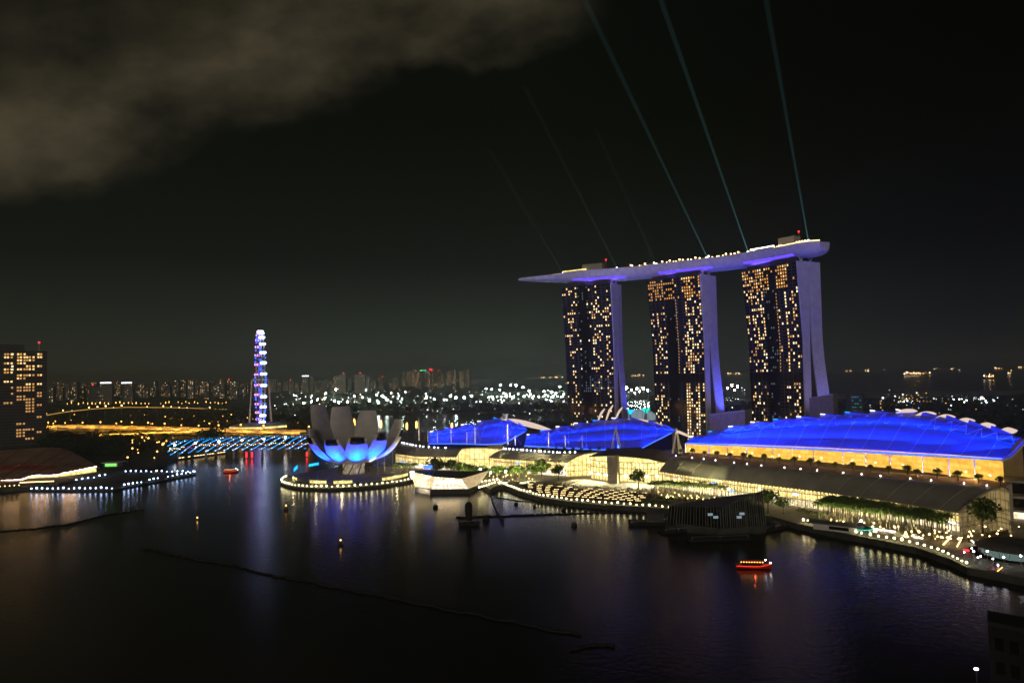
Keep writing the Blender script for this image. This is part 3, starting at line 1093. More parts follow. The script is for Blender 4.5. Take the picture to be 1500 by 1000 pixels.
def catmull(pts, n):
    out = []
    P_ = [pts[0] * 2 - pts[1]] + pts + [pts[-1] * 2 - pts[-2]]
    for i in range(1, len(P_) - 2):
        for s_ in range(n):
            t = s_ / n
            a, b_, c, d = P_[i - 1:i + 3]
            out.append(0.5 * ((2 * b_) + (c - a) * t + (2 * a - 5 * b_ + 4 * c - d) * t * t + (3 * b_ - a - 3 * c + d) * t ** 3))
    out.append(pts[-1])
    return out


spine = resample(catmull(ctrl, 10), 61)
RIM = 206.0


def deck_frame(i):
    a = spine[max(0, i - 1)]; b_ = spine[min(60, i + 1)]
    t = (b_ - a).normalized()
    nn = Vector((-t.y, t.x, 0))
    s_ = i / 60
    hw = 19.0 * min(1.0, (max(0.0, s_) / 0.26) ** 0.55) * (1.0 if s_ < 0.93 else math.sqrt(max(0.10, 1 - ((s_ - 0.93) / 0.0735) ** 2)))
    dp = 11.8 * (0.10 + 0.90 * min(1, s_ / 0.26) ** 0.85) * (1.0 if s_ < 0.95 else 0.62 + 0.38 * math.sqrt(max(0, 1 - ((s_ - 0.95) / 0.052) ** 2)))
    return spine[i], t, nn, max(0.25, hw), dp


def deck_point(s_, q, dz=0.0):
    i = s_ * 60
    j = min(59, int(i))
    pa, ta, na, ha, da = deck_frame(j); pb_, tb, nb, hb, db = deck_frame(j + 1)
    t = i - j
    return lerp(pa, pb_, t) + lerp(na, nb, t) * lerp(ha, hb, t) * q + Vector((0, 0, RIM + dz))


def hull_section(t):
    """rim to rim: steep sides, a full belly"""
    a = PI * t
    return -math.copysign(abs(math.cos(a)) ** 0.62, math.cos(a)), abs(math.sin(a)) ** 0.85


sp = thing("sky_deck", "long boat shaped deck bridging the tops of all three hotel towers", "sky deck", spine[30] + Vector((0, 0, 195)))
hull = MB()
rows = []
for i in range(61):
    c, t, nn, hw, dp = deck_frame(i)
    row = []
    for j in range(25):
        q, dz = hull_section(j / 24)
        row.append(c + nn * hw * q + Vector((0, 0, RIM - dp * dz)))
    rows.append(row)
hull.grid(rows)
hull.add(rows[60], [tuple(range(25))])
hull.add(rows[0], [tuple(range(25))[::-1]])
hull.build("hull", "hull_panel", sp, smooth=True)
dk = MB()
dk.grid([[deck_point(i / 60, 0.985, -0.4), deck_point(i / 60, -0.985, -0.4)] for i in range(61)])
dk.build("deck_floor", "wood_deck", sp)
rail = MB()
rail.grid([[deck_point(i / 60, -1.0), deck_point(i / 60, -1.0, 1.4)] for i in range(61)])
rail.grid([[deck_point(i / 60, 1.0, 1.4), deck_point(i / 60, 1.0)] for i in range(61)])
rail.build("parapet", "hull_panel", sp)
# led bands under the hull above each tower
for s0, s1 in ((0.21, 0.39), (0.50, 0.66), (0.76, 0.93)):
    mb = MB()
    g = []
    for k in range(13):
        s_ = lerp(s0, s1, k / 12)
        i = min(60, max(0, round(s_ * 60)))
        c, t, nn, hw, dp = deck_frame(i)
        row = []
        for t_ in (0.21, 0.30):
            q, dz = hull_section(t_)
            row.append(c + nn * hw * q + Vector((0, 0, RIM - dp * dz - 0.25)))
        g.append(row)
    mb.grid(g)
    mb.build("led_band", "led_violet", sp)
    a = deck_point(lerp(s0, s1, .5), -0.55, -15.8)
    light("underside_light", "AREA", a, 4500, (0.16, 0.08, 1.0), sp, deck_point(lerp(s0, s1, .5), -0.75, -8), 46, size_y=1.0)
# rim lamps along the parapet of the deck
rl = MB()
rl.tube([deck_point(s_, -1.0, 1.5) for s_ in [0.90 + 0.10 * k / 12 for k in range(13)]], 0.5, 5)
rl.build("rim_light", "strip_warm", sp)
rl = MB()
rl.tube([deck_point(s_, -0.9, 3.5) for s_ in [0.80 + 0.07 * k / 6 for k in range(7)]], 0.7, 5)
rl.build("bar_light", "strip_white", sp)
# roof-top buildings on the deck
for s_, w, d, h, lab in ((0.265, 26, 12, 12, "grey plant room block on the deck above the left tower"), (0.875, 18, 12, 14, "grey plant room block on the deck above the right tower")):
    p = deck_point(s_, 0.35, -0.4)
    c, t, nn, hw, dp = deck_frame(round(s_ * 60))
    rz = math.atan2(t.y, t.x)
    r = thing("plant_room", lab, "roof block", p, rz)
    x = MB(); x.box((0, 0, 0), (w, d, h)); x.build("wall", "facade_pale", r, local=True)
    x = MB(); x.box((0, 0, h), (w + .6, d + .6, .5)); x.box((w * .3, 0, h + .5), (3, 3, 1.4)); x.build("roof", "dark_roof", r, local=True)
    x = MB(); x.tube([(w * .62, 0, 0), (w * .62, 0, h + 4)], .2); x.build("mast", "steel", r, local=True)
    x = MB(); x.ico((w * .62, 0, h + 4.5), 1.0); x.build("beacon", "lamp_red", r, local=True)
# terraces of the restaurant near the prow
rp = deck_point(0.19, 0.1, -0.4)
r = thing("rooftop_restaurant", "low lit restaurant pavilion on the deck near the prow", "restaurant", rp)
x = MB()
x.wall([deck_point(s_, -0.7) for s_ in (0.13, 0.16, 0.19, 0.22, 0.25)], RIM - .4, RIM + 2.2); x.build("lit_front", "shop_glass", r)
x = MB(); x.shell([[deck_point(s_, 0.4, 4) for s_ in (.13, .16, .19, .22, .25)], [deck_point(s_, -0.85, 2.6) for s_ in (.13, .16, .19, .22, .25)]], .3); x.build("canopy", "dark_roof", r)
x = MB(); x.wall([deck_point(s_, -0.2) for s_ in (0.16, 0.19, 0.22, 0.25)], RIM + 4, RIM + 6); x.build("upper_lit_front", "shop_glass", r)
dl = lamp_proto("deck_lamp", 2.2, 0.85, "lamp_warm", label="warm lamp on the sky deck")
for k in range(40):
    s_ = 0.405 + 0.40 * k / 39 + R.uniform(-.004, .004)
    dl.put(deck_point(s_, -0.93 + R.uniform(0, .1), -0.4), 0, "small warm lamp on the sky deck's front edge between the left and right towers", "warm lamps along the sky deck", R.choice([0.6, .8, 1.0, 1.25]))
for k in range(14):
    s_ = 0.87 + 0.10 * k / 13
    dl.put(deck_point(s_, -0.86, -0.4), 0, "small warm lamp on the sky deck above the right tower", "warm lamps above the right tower", R.choice([.6, .8, 1.0]))
for k in range(12):
    s_ = 0.30 + 0.10 * k / 11
    dl.put(deck_point(s_, R.uniform(-.9, -.3), -0.4), 0, "dim lamp on the dark part of the sky deck above the left tower", "dim lamps above the left tower", R.choice([.35, .45]))

dt = tree_proto(33, 4.6, 2.4, "roof_garden_tree")
for k in range(30):
    s_ = 0.395 + 0.43 * k / 29 + R.uniform(-.006, .006)
    dt.put(deck_point(s_, R.uniform(-.55, .2), -0.4), R.uniform(0, 6), "small tree in the roof garden on the sky deck between the left and right towers", "trees of the sky deck garden", R.uniform(.8, 1.25), "tree")

# searchlights; each beam is a glowing cone in place of light scattered by haze
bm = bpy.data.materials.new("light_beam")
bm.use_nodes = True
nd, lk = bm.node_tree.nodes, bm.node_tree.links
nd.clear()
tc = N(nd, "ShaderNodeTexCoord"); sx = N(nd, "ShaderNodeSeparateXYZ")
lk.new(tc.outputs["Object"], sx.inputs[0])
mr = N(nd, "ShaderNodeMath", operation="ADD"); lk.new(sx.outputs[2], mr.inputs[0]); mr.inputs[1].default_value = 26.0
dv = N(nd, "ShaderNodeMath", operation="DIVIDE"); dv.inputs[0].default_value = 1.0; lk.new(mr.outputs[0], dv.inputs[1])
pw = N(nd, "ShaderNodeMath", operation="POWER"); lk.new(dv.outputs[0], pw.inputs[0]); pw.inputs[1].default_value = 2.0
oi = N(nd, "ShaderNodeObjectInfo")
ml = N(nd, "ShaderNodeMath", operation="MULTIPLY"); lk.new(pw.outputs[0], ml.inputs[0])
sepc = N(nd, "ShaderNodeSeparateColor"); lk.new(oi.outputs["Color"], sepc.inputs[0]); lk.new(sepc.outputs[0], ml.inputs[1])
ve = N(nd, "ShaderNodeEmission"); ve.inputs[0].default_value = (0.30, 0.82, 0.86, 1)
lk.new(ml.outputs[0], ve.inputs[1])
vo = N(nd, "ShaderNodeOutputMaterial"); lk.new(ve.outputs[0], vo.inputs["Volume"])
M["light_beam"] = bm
beams = [((824, 388), (742, 262), 0.17, "first searchlight from the prow, with a very faint beam"), ((904, 386), (800, 190), 0.24, "searchlight at the start of the deck's row of warm lamps, with a faint beam"),
         ((961, 379), (893, 235), 0.14, "searchlight between the left and middle towers, with the faintest beam"), ((1036, 372), (890, 70), 0.85, "searchlight above the middle tower, its bright beam leaning furthest left"),
         ((1096, 362), (968, 0), 1.15, "searchlight with the brightest beam, left of the right tower's plant room"), ((1184, 349), (1122, 0), 0.75, "last searchlight at the deck's round end, with a nearly upright beam")]


def deck_s_for_px(px):
    best = None
    for k in range(401):
        s_ = k / 400
        p = deck_point(s_, -0.6) - Vector((0, 0, CAM_H))
        X = 750 + 1000 * p.dot(_r) / p.dot(_f)
        if best is None or abs(X - px) < best[0]:
            best = (abs(X - px), s_)
    return best[1]


for k, (p0, p1, br, lab) in enumerate(beams):
    b0 = deck_point(deck_s_for_px(p0[0]), -0.6, 0.0)
    r = thing("searchlight", lab, "searchlight", b0 + Vector((0, 0, -0.4)), 0, "searchlights on the sky deck")
    src = b0 + Vector((0, 0, 2.2))
    x = MB(); x.tube([b0 - Vector((0, 0, .4)), b0 + Vector((0, 0, 1.0))], .5, 8); x.tube([b0 + Vector((0, 0, .9)), b0 + Vector((0, 0, 2.0))], [.7, 1.1], 10); x.build("housing", "dark_steel", r)
    x = MB(); x.ico(src + Vector((0, 0, .6)), 1.25 if br > .3 else .8); x.build("lens", "lamp_bluewhite", r)
    src = src + Vector((0, 0, 1.0))
    end = at(p1[0], p1[1], src.y - 130)
    ln = (end - src).length * (1.5 if br > .3 else 1.25)
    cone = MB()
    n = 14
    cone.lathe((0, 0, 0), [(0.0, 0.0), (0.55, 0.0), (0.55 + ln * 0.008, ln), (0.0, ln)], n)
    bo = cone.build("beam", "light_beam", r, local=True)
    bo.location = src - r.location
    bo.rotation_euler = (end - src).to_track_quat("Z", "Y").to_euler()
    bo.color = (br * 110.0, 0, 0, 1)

# ------------------------------------------------------------------ the long mall by the water
def roof_loft(E, T, n, rows=8, steep=1.0):   # steep > 1 lets the roof leave its eave flatter
    e, t = resample(E, n), resample(T, n)
    out = []
    for i in range(rows + 1):
        s_ = i / rows
        r = []
        for a, b_ in zip(e, t):
            p = lerp(a, b_, s_)
            p.z = lerp(a.z, b_.z, math.sin(s_ * PI / 2) ** steep)
            r.append(p)
        out.append(r)
    return out


def mall_wing(label, E, T, ns, arch_end, glass="shop_glass", back_w=12, vault="arch_glass", shop="bright_shop"):
    base = lerp(E[0], E[-1], .5)
    rt = thing("mall_wing", label, "mall", (base.x, base.y + 6, LAND), 0, "wings of the waterfront mall")
    rows_ = roof_loft(E, T, ns)
    x = MB(); x.shell(rows_, .5); wing_roof = x.build("roof", "roof_metal", rt, smooth=False)
    for j in range(0, ns, max(1, ns // 14)):
        x = MB(); x.tube([r[j] + Vector((0, 0, .1)) for r in rows_], .22, 4); x.build("roof_rib", "stone", wing_roof)
    e, t = resample(E, ns), resample(T, ns)
    fac = [lerp(a, b_, .30) for a, b_ in zip(e, t)]
    x = MB(); x.wall([(p.x, p.y) for p in fac], LAND + 4.2, [lerp(a.z, b_.z, .45) - .6 for a, b_ in zip(e, t)]); front_ = x.build("glass_front", glass, rt)
    x = MB(); x.wall([(p.x, p.y) for p in fac], LAND, LAND + 4.2); x.build("shop_front", shop, rt)
    cols = [lerp(a, b_, .05) for a, b_ in zip(e, t)]
    mu = MB()
    for p in resample(cols, ns * 2 - 1):
        mu.tube([(p.x, p.y, LAND), (p.x, p.y, e[0].z - .3)], .24, 5)
    mu.build("column", "white_paint", rt)
    tr = MB()
    for zz in (LAND + 4.2, LAND + 8.0):
        tr.tube([(p.x, p.y - .3, zz) for p in fac], .3, 4)
    for p in resample(fac, ns * 3):
        tr.tube([(p.x, p.y - .25, LAND), (p.x, p.y - .25, e[0].z + 1)], .12, 4)
    tr.build("mullion", "stone", front_)
    dl_ = MB()
    for p in resample(cols, ns * 2):
        q = lerp(p, lerp(fac[0], fac[-1], .5), .0)
        dl_.ico((q.x + .6, q.y + 1.2, e[0].z - .7), .38)
    dl_.build("downlight", "lamp_warm", rt)
    nsg = max(5, ns // 3)
    for q_ in range(nsg):
        a_ = fac[min(len(fac) - 2, int((q_ + R.uniform(.2, .8)) / nsg * (len(fac) - 1)))]
        dr = (fac[-1] - fac[0]).normalized()
        w__ = R.uniform(1.8, 4.2); z__ = LAND + R.choice([3.0, 3.4, 6.2, 7.0])
        x = MB(); x.box((a_.x, a_.y - .75, z__), (w__, .25, R.uniform(.8, 1.5)), math.atan2(dr.y, dr.x))
        x.build("shop_sign", R.choice(["sign_white", "sign_white", "strip_white", "sign_blue", "sign_rose", "strip_warm"]), rt)
    # terrace behind the curved roof
    bk = [p + Vector((back_w * .76, back_w * .65, 0)) for p in t]
    x = MB(); x.shell([t[::1], bk], .6); x.build("terrace", "warm_terrace" if shop == "mid_shop" else "dark_roof", rt)
    body = MB()
    body.wall([(p.x, p.y) for p in bk][::-1], LAND, [p.z for p in bk][::-1]); body.build("rear_wall", "concrete", rt)
    if arch_end:
        # glazed vault end: a fan of panes closed by an arched rim
        a, b_ = e[-1], t[-1]
        prof_ = [r[-1] for r in rows_]
        x = MB()
        foot = [Vector((p.x, p.y, LAND)) for p in prof_]
        far = arch_end
        prof2 = [Vector((lerp(b_.x, far.x, k / 8), lerp(b_.y, far.y, k / 8), b_.z + math.sin(k / 8 * PI) * 1.2)) for k in range(9)]
        allp = prof_ + prof2[1:]
        for p, q in zip(allp, allp[1:]):
            u0 = (p - allp[0]).length; u1 = (q - allp[0]).length
            x.quad(Vector((p.x, p.y, LAND)), Vector((q.x, q.y, LAND)), q, p, 0, [(u0, LAND), (u1, LAND), (u1, q.z), (u0, p.z)])
        vault_ = x.build("vault_glass", vault, rt)
        x = MB(); x.tube([p + Vector((0, -.3, .2)) for p in allp], .55, 6); x.build("vault_rim", "stone", vault_)
        x = MB()
        for p in resample(allp, 12)[1:-1]:
            x.tube([(p.x, p.y - .3, LAND), (p.x, p.y - .3, p.z)], .16, 4)
        for zz in (LAND + 4, LAND + 8.5):
            x.tube([(p.x, p.y - .3, zz) for p in allp if p.z > zz], .16, 4)
        x.build("vault_mullion", "stone", vault_)
    return rt, t


def line(pxs, z):
    return [G(px, py, z) for px, py in pxs]


w1, t1_ = mall_wing("left mall wing with a grey curved roof beside the lotus museum", line([(579, 664), (610, 668), (640, 669), (668, 669)], 14), line([(583, 649), (612, 655), (645, 658), (678, 657)], 20), 16, G(738, 662, 18))
w2, t2_ = mall_wing("middle mall wing with a grey curved roof and a tall glazed arch", line([(716, 670), (760, 673), (800, 675), (830, 677)], 14), line([(738, 659), (780, 662), (820, 665), (862, 664)], 20), 16, G(893, 666, 20))
w3, t3_ = mall_wing("long right mall wing with a ribbed grey roof above lit shops", line([(966, 690), (1000, 695), (1100, 707), (1200, 719), (1300, 733), (1404, 750)], 14), line([(988, 669), (1100, 682), (1200, 691), (1300, 700), (1400, 709), (1462, 715)], 23), 42, G(1478, 722, 22), back_w=24, vault="dim_vault", shop="mid_shop")

# central hall between the wings
ha, hb = G(862, 706, 3), G(975, 712, 3)
hl = thing("mall_atrium", "brightly lit central mall hall with a stone pylon between two wings", "mall", lerp(ha, hb, .5))
x = MB()
fp = [G(866, 700, 3), G(893, 704, 3), G(906, 704, 3), G(952, 706, 3), G(975, 704, 3)]
x.wall([(p.x, p.y) for p in fp], LAND, [20, 21, 21, 20, 17]); x.build("glass_front", "arch_glass", hl)
x = MB(); c = G(899, 707, 3); x.box((c.x, c.y, LAND), (7.5, 5, 20), -.5); x.build("pylon", "stone", hl)
x = MB()
c0 = [Vector((p.x - 2, p.y - 5, z)) for p, z in zip(fp, (20.5, 22.5, 23.0, 21, 17.5))]
c1 = [Vector((p.x + 18, p.y + 24, z + 2)) for p, z in zip(fp, (20.5, 22.5, 23.0, 21, 17.5))]
x.shell([c1, c0], .6); x.build("roof", "dark_roof", hl)
x = MB()
for p in resample([Vector((p.x, p.y - .3, 0)) for p in fp], 22):
    x.tube([(p.x, p.y, LAND), (p.x, p.y, 17)], .2, 4)
for zz in (8, 12.5, 17):
    x.tube([(p.x, p.y - .3, zz) for p in fp], .22, 4)
x.build("mullion", "stone", hl)
x = MB()
for k, p in enumerate(resample([Vector((p.x, p.y - .8, 0)) for p in fp], 9)):
    x.box((p.x, p.y, LAND + 3.4), (3.0, .3, 1.6), -.5)
x.build("shop_sign", "sign_white", hl)
x = MB()
for p in resample([Vector((p.x, p.y - 1.5, 0)) for p in fp], 11):
    x.ico((p.x, p.y, 15.5), .5)
x.build("downlight", "lamp_warm", hl)
for q in resample(fp, 6):  # spots added to throw the lit hall's glow onto the plaza
    p = q + Vector((-3, -6, 13))
    light("atrium_spill", "SPOT", p, 60000, (1, .84, .46), hl, p + Vector((-5, -7, -13)), .4, 84, .8)


# ------------------------------------------------------------------ blue-lit shell roofs over the mall
def blue_roof(label, E, Rg, n, fins, eave_h, lights, power):
    mid = lerp(E[len(E) // 2], Rg[len(Rg) // 2], .5)
    rt = thing("shell_roof_hall", label, "roofed hall", (mid.x, mid.y, LAND), 0, "halls with blue lit shell roofs")
    rows_ = roof_loft(E, Rg, n, 10, 1.6)
    x = MB(); x.shell(rows_, .5); shell_ = x.build("roof_shell", "membrane", rt, smooth=True)
    # seams between the membrane panels
    for j in range(2, n - 1, 3):
        x = MB(); x.tube([r[j] + Vector((0, 0, .12)) for r in rows_], .13, 4); x.build("roof_seam", "white_paint", shell_)
    # the truss band near the crest with its zigzag bracing, and the stepped crest panels
    lo = [p + Vector((0, 0, .25)) for p in rows_[6]]; hi = [p + Vector((0, 0, .3)) for p in rows_[9]]
    x = MB()
    for j in range(1, n - 1):
        x.tube([lo[j] if j % 2 else hi[j], hi[j + 1] if j % 2 else lo[j + 1]], .30, 4)
    tr_ = x.build("truss", "white_paint", rt)
    x = MB(); x.tube(lo, .30, 5); x.build("chord_led", "led_roof", tr_)
    st = MB()
    cr = rows_[10]
    k = 0
    while k + 3 < n:
        a, b_ = cr[k], cr[min(n - 1, k + 3)]
        out = (rows_[8][k] - cr[k]).normalized() * 3.0
        top0 = a + Vector((0, 0, 2.8)); top1 = b_ + Vector((0, 0, .5))
        st.add([a + out * 1.4, b_ + out * 1.4, top1, top0, a, b_], [(0, 1, 2, 3), (3, 2, 5, 4), (0, 3, 4), (1, 5, 2)])
        cl_ = MB(); cl_.tube([top0 + out * .4 + Vector((0, 0, .2)), top0 + (b_ - a) * .2 + out * .4 + Vector((0, 0, -.3))], .22, 4)
        if k < n * .62:
            cl_.build("crest_light", "led_cyan" if k % 9 == 3 else "strip_white", rt)
        k += 3
    st.build("crest_panel", "membrane", rt)
    x = MB(); x.tube([p + Vector((0, 0, .3)) for p in rows_[0]], .30, 5); x.build("eave_led", "led_blue", shell_)
    # hall walls under the eave and behind
    ew = resample(E, n)
    inset = [lerp(a, b_, .06) for a, b_ in zip(ew, resample(Rg, n))]
    x = MB(); x.wall([(p.x, p.y) for p in inset], eave_h, [p.z for p in inset]); x.build("front_wall", "orange_glass" if power > 1.5 else "curtain_glass", rt)
    bk = resample(Rg, n)
    x = MB(); x.wall([(p.x, p.y) for p in bk][::-1], LAND, [p.z - .5 for p in bk][::-1]); x.build("rear_wall", "concrete", rt)
    # slim floodlight bars at eave and truss, with a row added between for evenness
    for (tt, seg) in lights:
        i0 = min(n - 2, max(0, int(tt * (n - 1))))
        for (r0_, r1_, up_, pw_) in ((0, 3, 4.0, .75), (3, 6, 4.2, .8), (6, 9, 4.0, .8)):
            a = rows_[r0_][i0]; b_ = rows_[r1_][i0]
            if (rows_[10][i0] - rows_[0][i0]).length < 12 and r0_ > 0:
                continue
            dirn = (b_ - a).normalized()
            p = a - dirn * (3.5 if r0_ == 0 else .5) + Vector((0, 0, up_))
            lo_ = light("roof_flood", "AREA", p, 9200 * power * pw_, (0.0, 0.016, 1.0), rt, b_, seg, size_y=.25)
            # turn the bar so that its long side runs along the roof
            al = (rows_[r0_][min(n - 1, i0 + 1)] - rows_[r0_][max(0, i0 - 1)]).normalized()
            zz = (p - b_).normalized(); xx = (al - zz * al.dot(zz)).normalized(); yy = zz.cross(xx)
            lo_.rotation_euler = Matrix(((xx.x, yy.x, zz.x), (xx.y, yy.y, zz.y), (xx.z, yy.z, zz.z))).to_euler()
    return rt, rows_


def D(px, py, Y):
    return at(px, py, Y)


def eave_Y(px):
    return lerp(515, 354, (px - 1003) / 464)


ridge3 = [(1010, 645, 520), (1060, 631, 505), (1100, 623, 498), (1150, 617, 492), (1200, 612, 482), (1250, 608, 472), (1310, 605, 456), (1350, 608, 444), (1400, 616, 424), (1450, 629, 400), (1497, 641, 378)]
E3 = [D(1005, 649, 514), D(1100, 653, 480), D(1200, 658, 444), D(1300, 664, 411), D(1400, 669, 378), D(1467, 673, 355)]
b3, rows3 = blue_roof("largest blue lit shell roof at the right over an orange glass wall", E3, [D(*p) for p in ridge3], 44, 6, 23.0, [((k + .5) / 8, 25) for k in range(8)], 1.6)
EM = [D(768, 653, 580), D(820, 656, 568), D(880, 659, 556), D(935, 659, 548), D(984, 634, 566)]
RM = [D(772, 641, 600), D(800, 632, 618), D(840, 624, 622), D(880, 618, 622), D(918, 614, 620), D(960, 621, 605), D(990, 630, 580)]
b2, rows2 = blue_roof("middle blue lit shell roof behind two white A-frame masts", EM, RM, 28, 0, 19.0, [((k + .5) / 5, 26) for k in range(5)], 1.45)
EL = [D(628, 650, 640), D(670, 650, 625), D(710, 651, 612), D(738, 650, 604), D(769, 632, 612)]
RL = [D(630, 636, 655), D(660, 629, 668), D(700, 621, 665), D(729, 614, 660), D(755, 620, 645), D(772, 629, 625)]
b1, rows1 = blue_roof("smallest blue lit shell roof, at the left nearest the lotus museum", EL, RL, 22, 0, 18.0, [((k + .5) / 4, 24) for k in range(4)], 1.45)

# pale curved fins and back shells along the crests; their own glow replaces floodlighting
def fin(parent, pts, w, power, depth=5.0):
    """a crescent: an arched upper edge, a flatter lower edge, pointed at both ends, as deep as a canopy"""
    c = catmull([Vector(p) for p in pts], 6)
    m_ = len(c)
    up_, lo_ = [], []
    for i, p in enumerate(c):
        s_ = i / (m_ - 1)
        hgt_ = w * max(.04, math.sin(PI * s_)) ** .8
        up_.append(p); lo_.append(p - Vector((0, 0, hgt_)))
    back = Vector((depth * .6, depth, -.4))
    x = MB()
    x.grid([lo_, up_])
    x.grid([up_, [p + back for p in up_]])
    x.grid([[p + back for p in up_], [p + back for p in lo_]])
    x.grid([[p + back for p in lo_], lo_])
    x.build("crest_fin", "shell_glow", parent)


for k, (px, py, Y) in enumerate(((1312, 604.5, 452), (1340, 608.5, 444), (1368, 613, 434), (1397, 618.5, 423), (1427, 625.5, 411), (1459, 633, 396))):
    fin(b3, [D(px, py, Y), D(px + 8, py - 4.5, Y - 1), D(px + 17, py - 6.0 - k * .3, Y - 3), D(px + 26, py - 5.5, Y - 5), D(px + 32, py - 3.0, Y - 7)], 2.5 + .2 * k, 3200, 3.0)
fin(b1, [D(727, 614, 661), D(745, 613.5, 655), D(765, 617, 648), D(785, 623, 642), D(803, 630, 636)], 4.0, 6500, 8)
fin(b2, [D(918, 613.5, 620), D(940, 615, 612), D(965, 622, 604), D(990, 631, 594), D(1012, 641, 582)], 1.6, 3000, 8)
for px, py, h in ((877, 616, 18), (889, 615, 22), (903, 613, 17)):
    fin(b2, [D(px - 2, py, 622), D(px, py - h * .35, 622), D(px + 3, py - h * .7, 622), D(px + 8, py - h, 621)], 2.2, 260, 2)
# right end sail of the large hall
x = MB()
x.shell([[D(1467, 674, 355), D(1482, 668, 352), D(1500, 650, 350)], [D(1468, 672, 360), D(1484, 660, 366), D(1499, 642, 378)]], .8)
x.build("end_sail", "white_panel", b3)

# steps of lit terrace: small trees in tubs, bright footlights, and white masts
foot = lamp_proto("terrace_footlight", .4, .34, "lamp_white", label="footlight", rp=.06)
W3 = [lerp(a, b_, .5) for a, b_ in zip(resample(t3_, 40), resample([Vector((p.x, p.y, 23)) for p in rows3[0]], 40))]
small = tree_proto(21, 5.2, 2.3, "terrace_tree")
for k in range(22):
    p = W3[min(39, int((k + .5) / 22 * 40))]
    small.put((p.x, p.y, 23.0), R.uniform(0, 6), "small tree in the row on the terrace before the orange glass wall", "trees on the terrace before the orange wall", R.uniform(.8, 1.15), "tree")
for k in range(17):
    p = resample(t3_, 40)[min(39, int((k + .3) / 17 * 40))]
    foot.put((p.x + 1.2, p.y + 1.2, 23.02), 0, "small white footlight on the rim of the right wing's terrace", "footlights on the right terrace", 1.0, "lamp")
sl_ = MB()
for i, (ta, a0, n_) in enumerate(((t1_, 4, 12), (t2_, 0, 20))):
    pts = resample(ta, 40)
    for k in range(n_):
        p = pts[min(39, a0 + int(k * (36 - a0) / n_))]
        foot.put((p.x, p.y + 1.5, p.z + .05), 0, ("white footlight on the terrace below the smallest blue roof", "white footlight on the terrace below the middle blue roof")[i], ("footlights on the left terrace", "footlights on the middle terrace")[i], 1.7, "lamp")
for k in range(9):
    p = lerp(D(790, 652, 563), D(890, 656, 548), k / 8)
    small.put((p.x, p.y, 20.0), R.uniform(0, 6), "small dark tree on the terrace before the middle blue roof", "trees before the middle blue roof", .8, "tree")


def mast(px, py0, py1, Y, label, group, r=.42, lamp=True):
    a, b_ = D(px, py0, Y), D(px + (py0 - py1) * -.022, py1, Y)
    o = thing("roof_mast", label, "mast", a, 0, group)
    x = MB(); x.tube([a, lerp(a, b_, .5), b_], [r, r * 1.25, r * .5], 8); x.build("shaft", "white_paint", o)
    x = MB(); x.tube([b_, a + Vector((5, 4, 0))], .07, 4); x.tube([b_, a + Vector((-5, 4, 0))], .07, 4); x.build("stay", "steel", o)
    light("mast_uplight", "SPOT", a + Vector((-.8, -2.0, .3)), 650, (1, .85, .6), o, b_, .15, 40, .5)
    return o


for px, a, b_ in ((627, 647, 630), (641, 648, 631), (661, 649, 628), (684, 650, 632), (696, 650, 619)):
    mast(px, a, b_, 605, "slim white mast before the smallest blue roof", "masts before the smallest blue roof")
mast(744, 651, 621, 592, "stout white mast at the right end of the smallest blue roof", None, .7)
mast(755, 652, 637, 588, "short white mast between the smallest and middle blue roofs", None)
mast(804, 655, 632, 560, "white mast before the left part of the middle blue roof", None, .6)
mast(828, 656, 637, 556, "thin white mast between the first mast and the A-frame of the middle roof", None, .25)
mast(853, 657, 637, 552, "thin white mast midway along the middle blue roof", None, .25)
mast(614, 645, 612, 600, "tall leaning white mast beside the lotus museum", None, .6)
for px, a, b_, Y, lab in ((903, 657, 623, 545, "white A-frame mast before the middle blue roof"), (992, 664, 627, 505, "white A-frame mast between the middle and the largest blue roofs")):
    top = D(px - 1, b_, Y + 3)
    o = thing("frame_mast", lab, "mast", D(px, a, Y), 0, "A-frame masts")
    for dx, dy in ((-7, 0), (6, 0), (3, 5)):
        f_ = D(px + dx, a, Y + dy)
        x = MB(); x.tube([f_, top], [.75, .45], 8); x.build("leg", "white_paint", o)
    light("mast_uplight", "SPOT", D(px, a + 1, Y - 6), 1500, (1, .85, .6), o, top, .2, 50, .5)
for k in range(13):
    t = (k + .3) / 13
    i = int(t * 43)
    e = rows3[0][i]
    o = thing("eave_column", "slim white column under the largest blue roof's eave", "column", (e.x - .6, e.y - .6, 23), 0, "columns before the orange glass wall")
    x = MB(); x.tube([(e.x - .6, e.y - .6, 23), (e.x - .6, e.y - .6, e.z - .2)], [.42, .3], 8); x.tube([(e.x - .6, e.y - .6, 23), (e.x - .6, e.y - .6, 23.4)], .8, 8)
    x.build("shaft", "white_paint", o)
    light("column_uplight", "POINT", (e.x - 2.6, e.y - 3.2, 24.6), 2200, (1, .6, .2), o, None, .15)

# right end of the mall: concrete frame block
p = G(1478, 762, 3)
o = thing("concrete_frame_building", "pale concrete frame building with open bays at the mall's right end", "building", p)
x = MB()
for dx in (0, 9, 18):
    x.box((p.x - 3 + dx, p.y - dx * .7, LAND), (1.6, 1.6, 22), -.7)
for zz in (9, 16, 24):
    a = Vector((p.x - 4, p.y + .8, zz)); b_ = Vector((p.x + 30, p.y - 24, zz))
    x.shell([[a + Vector((10, 14, 0)), b_ + Vector((10, 14, 0))], [a, b_]], 1.1)
x.build("frame", "concrete", o)
x = MB(); x.wall([(p.x + 4, p.y + 6), (p.x + 36, p.y - 17)], LAND, 9); x.build("lit_window", "win_pale" if False else "bright_shop", o)
x = MB(); x.wall([(p.x + 4, p.y + 6.1), (p.x + 36, p.y - 16.9)], 9, 23); x.build("dark_glass", "curtain_glass", o)

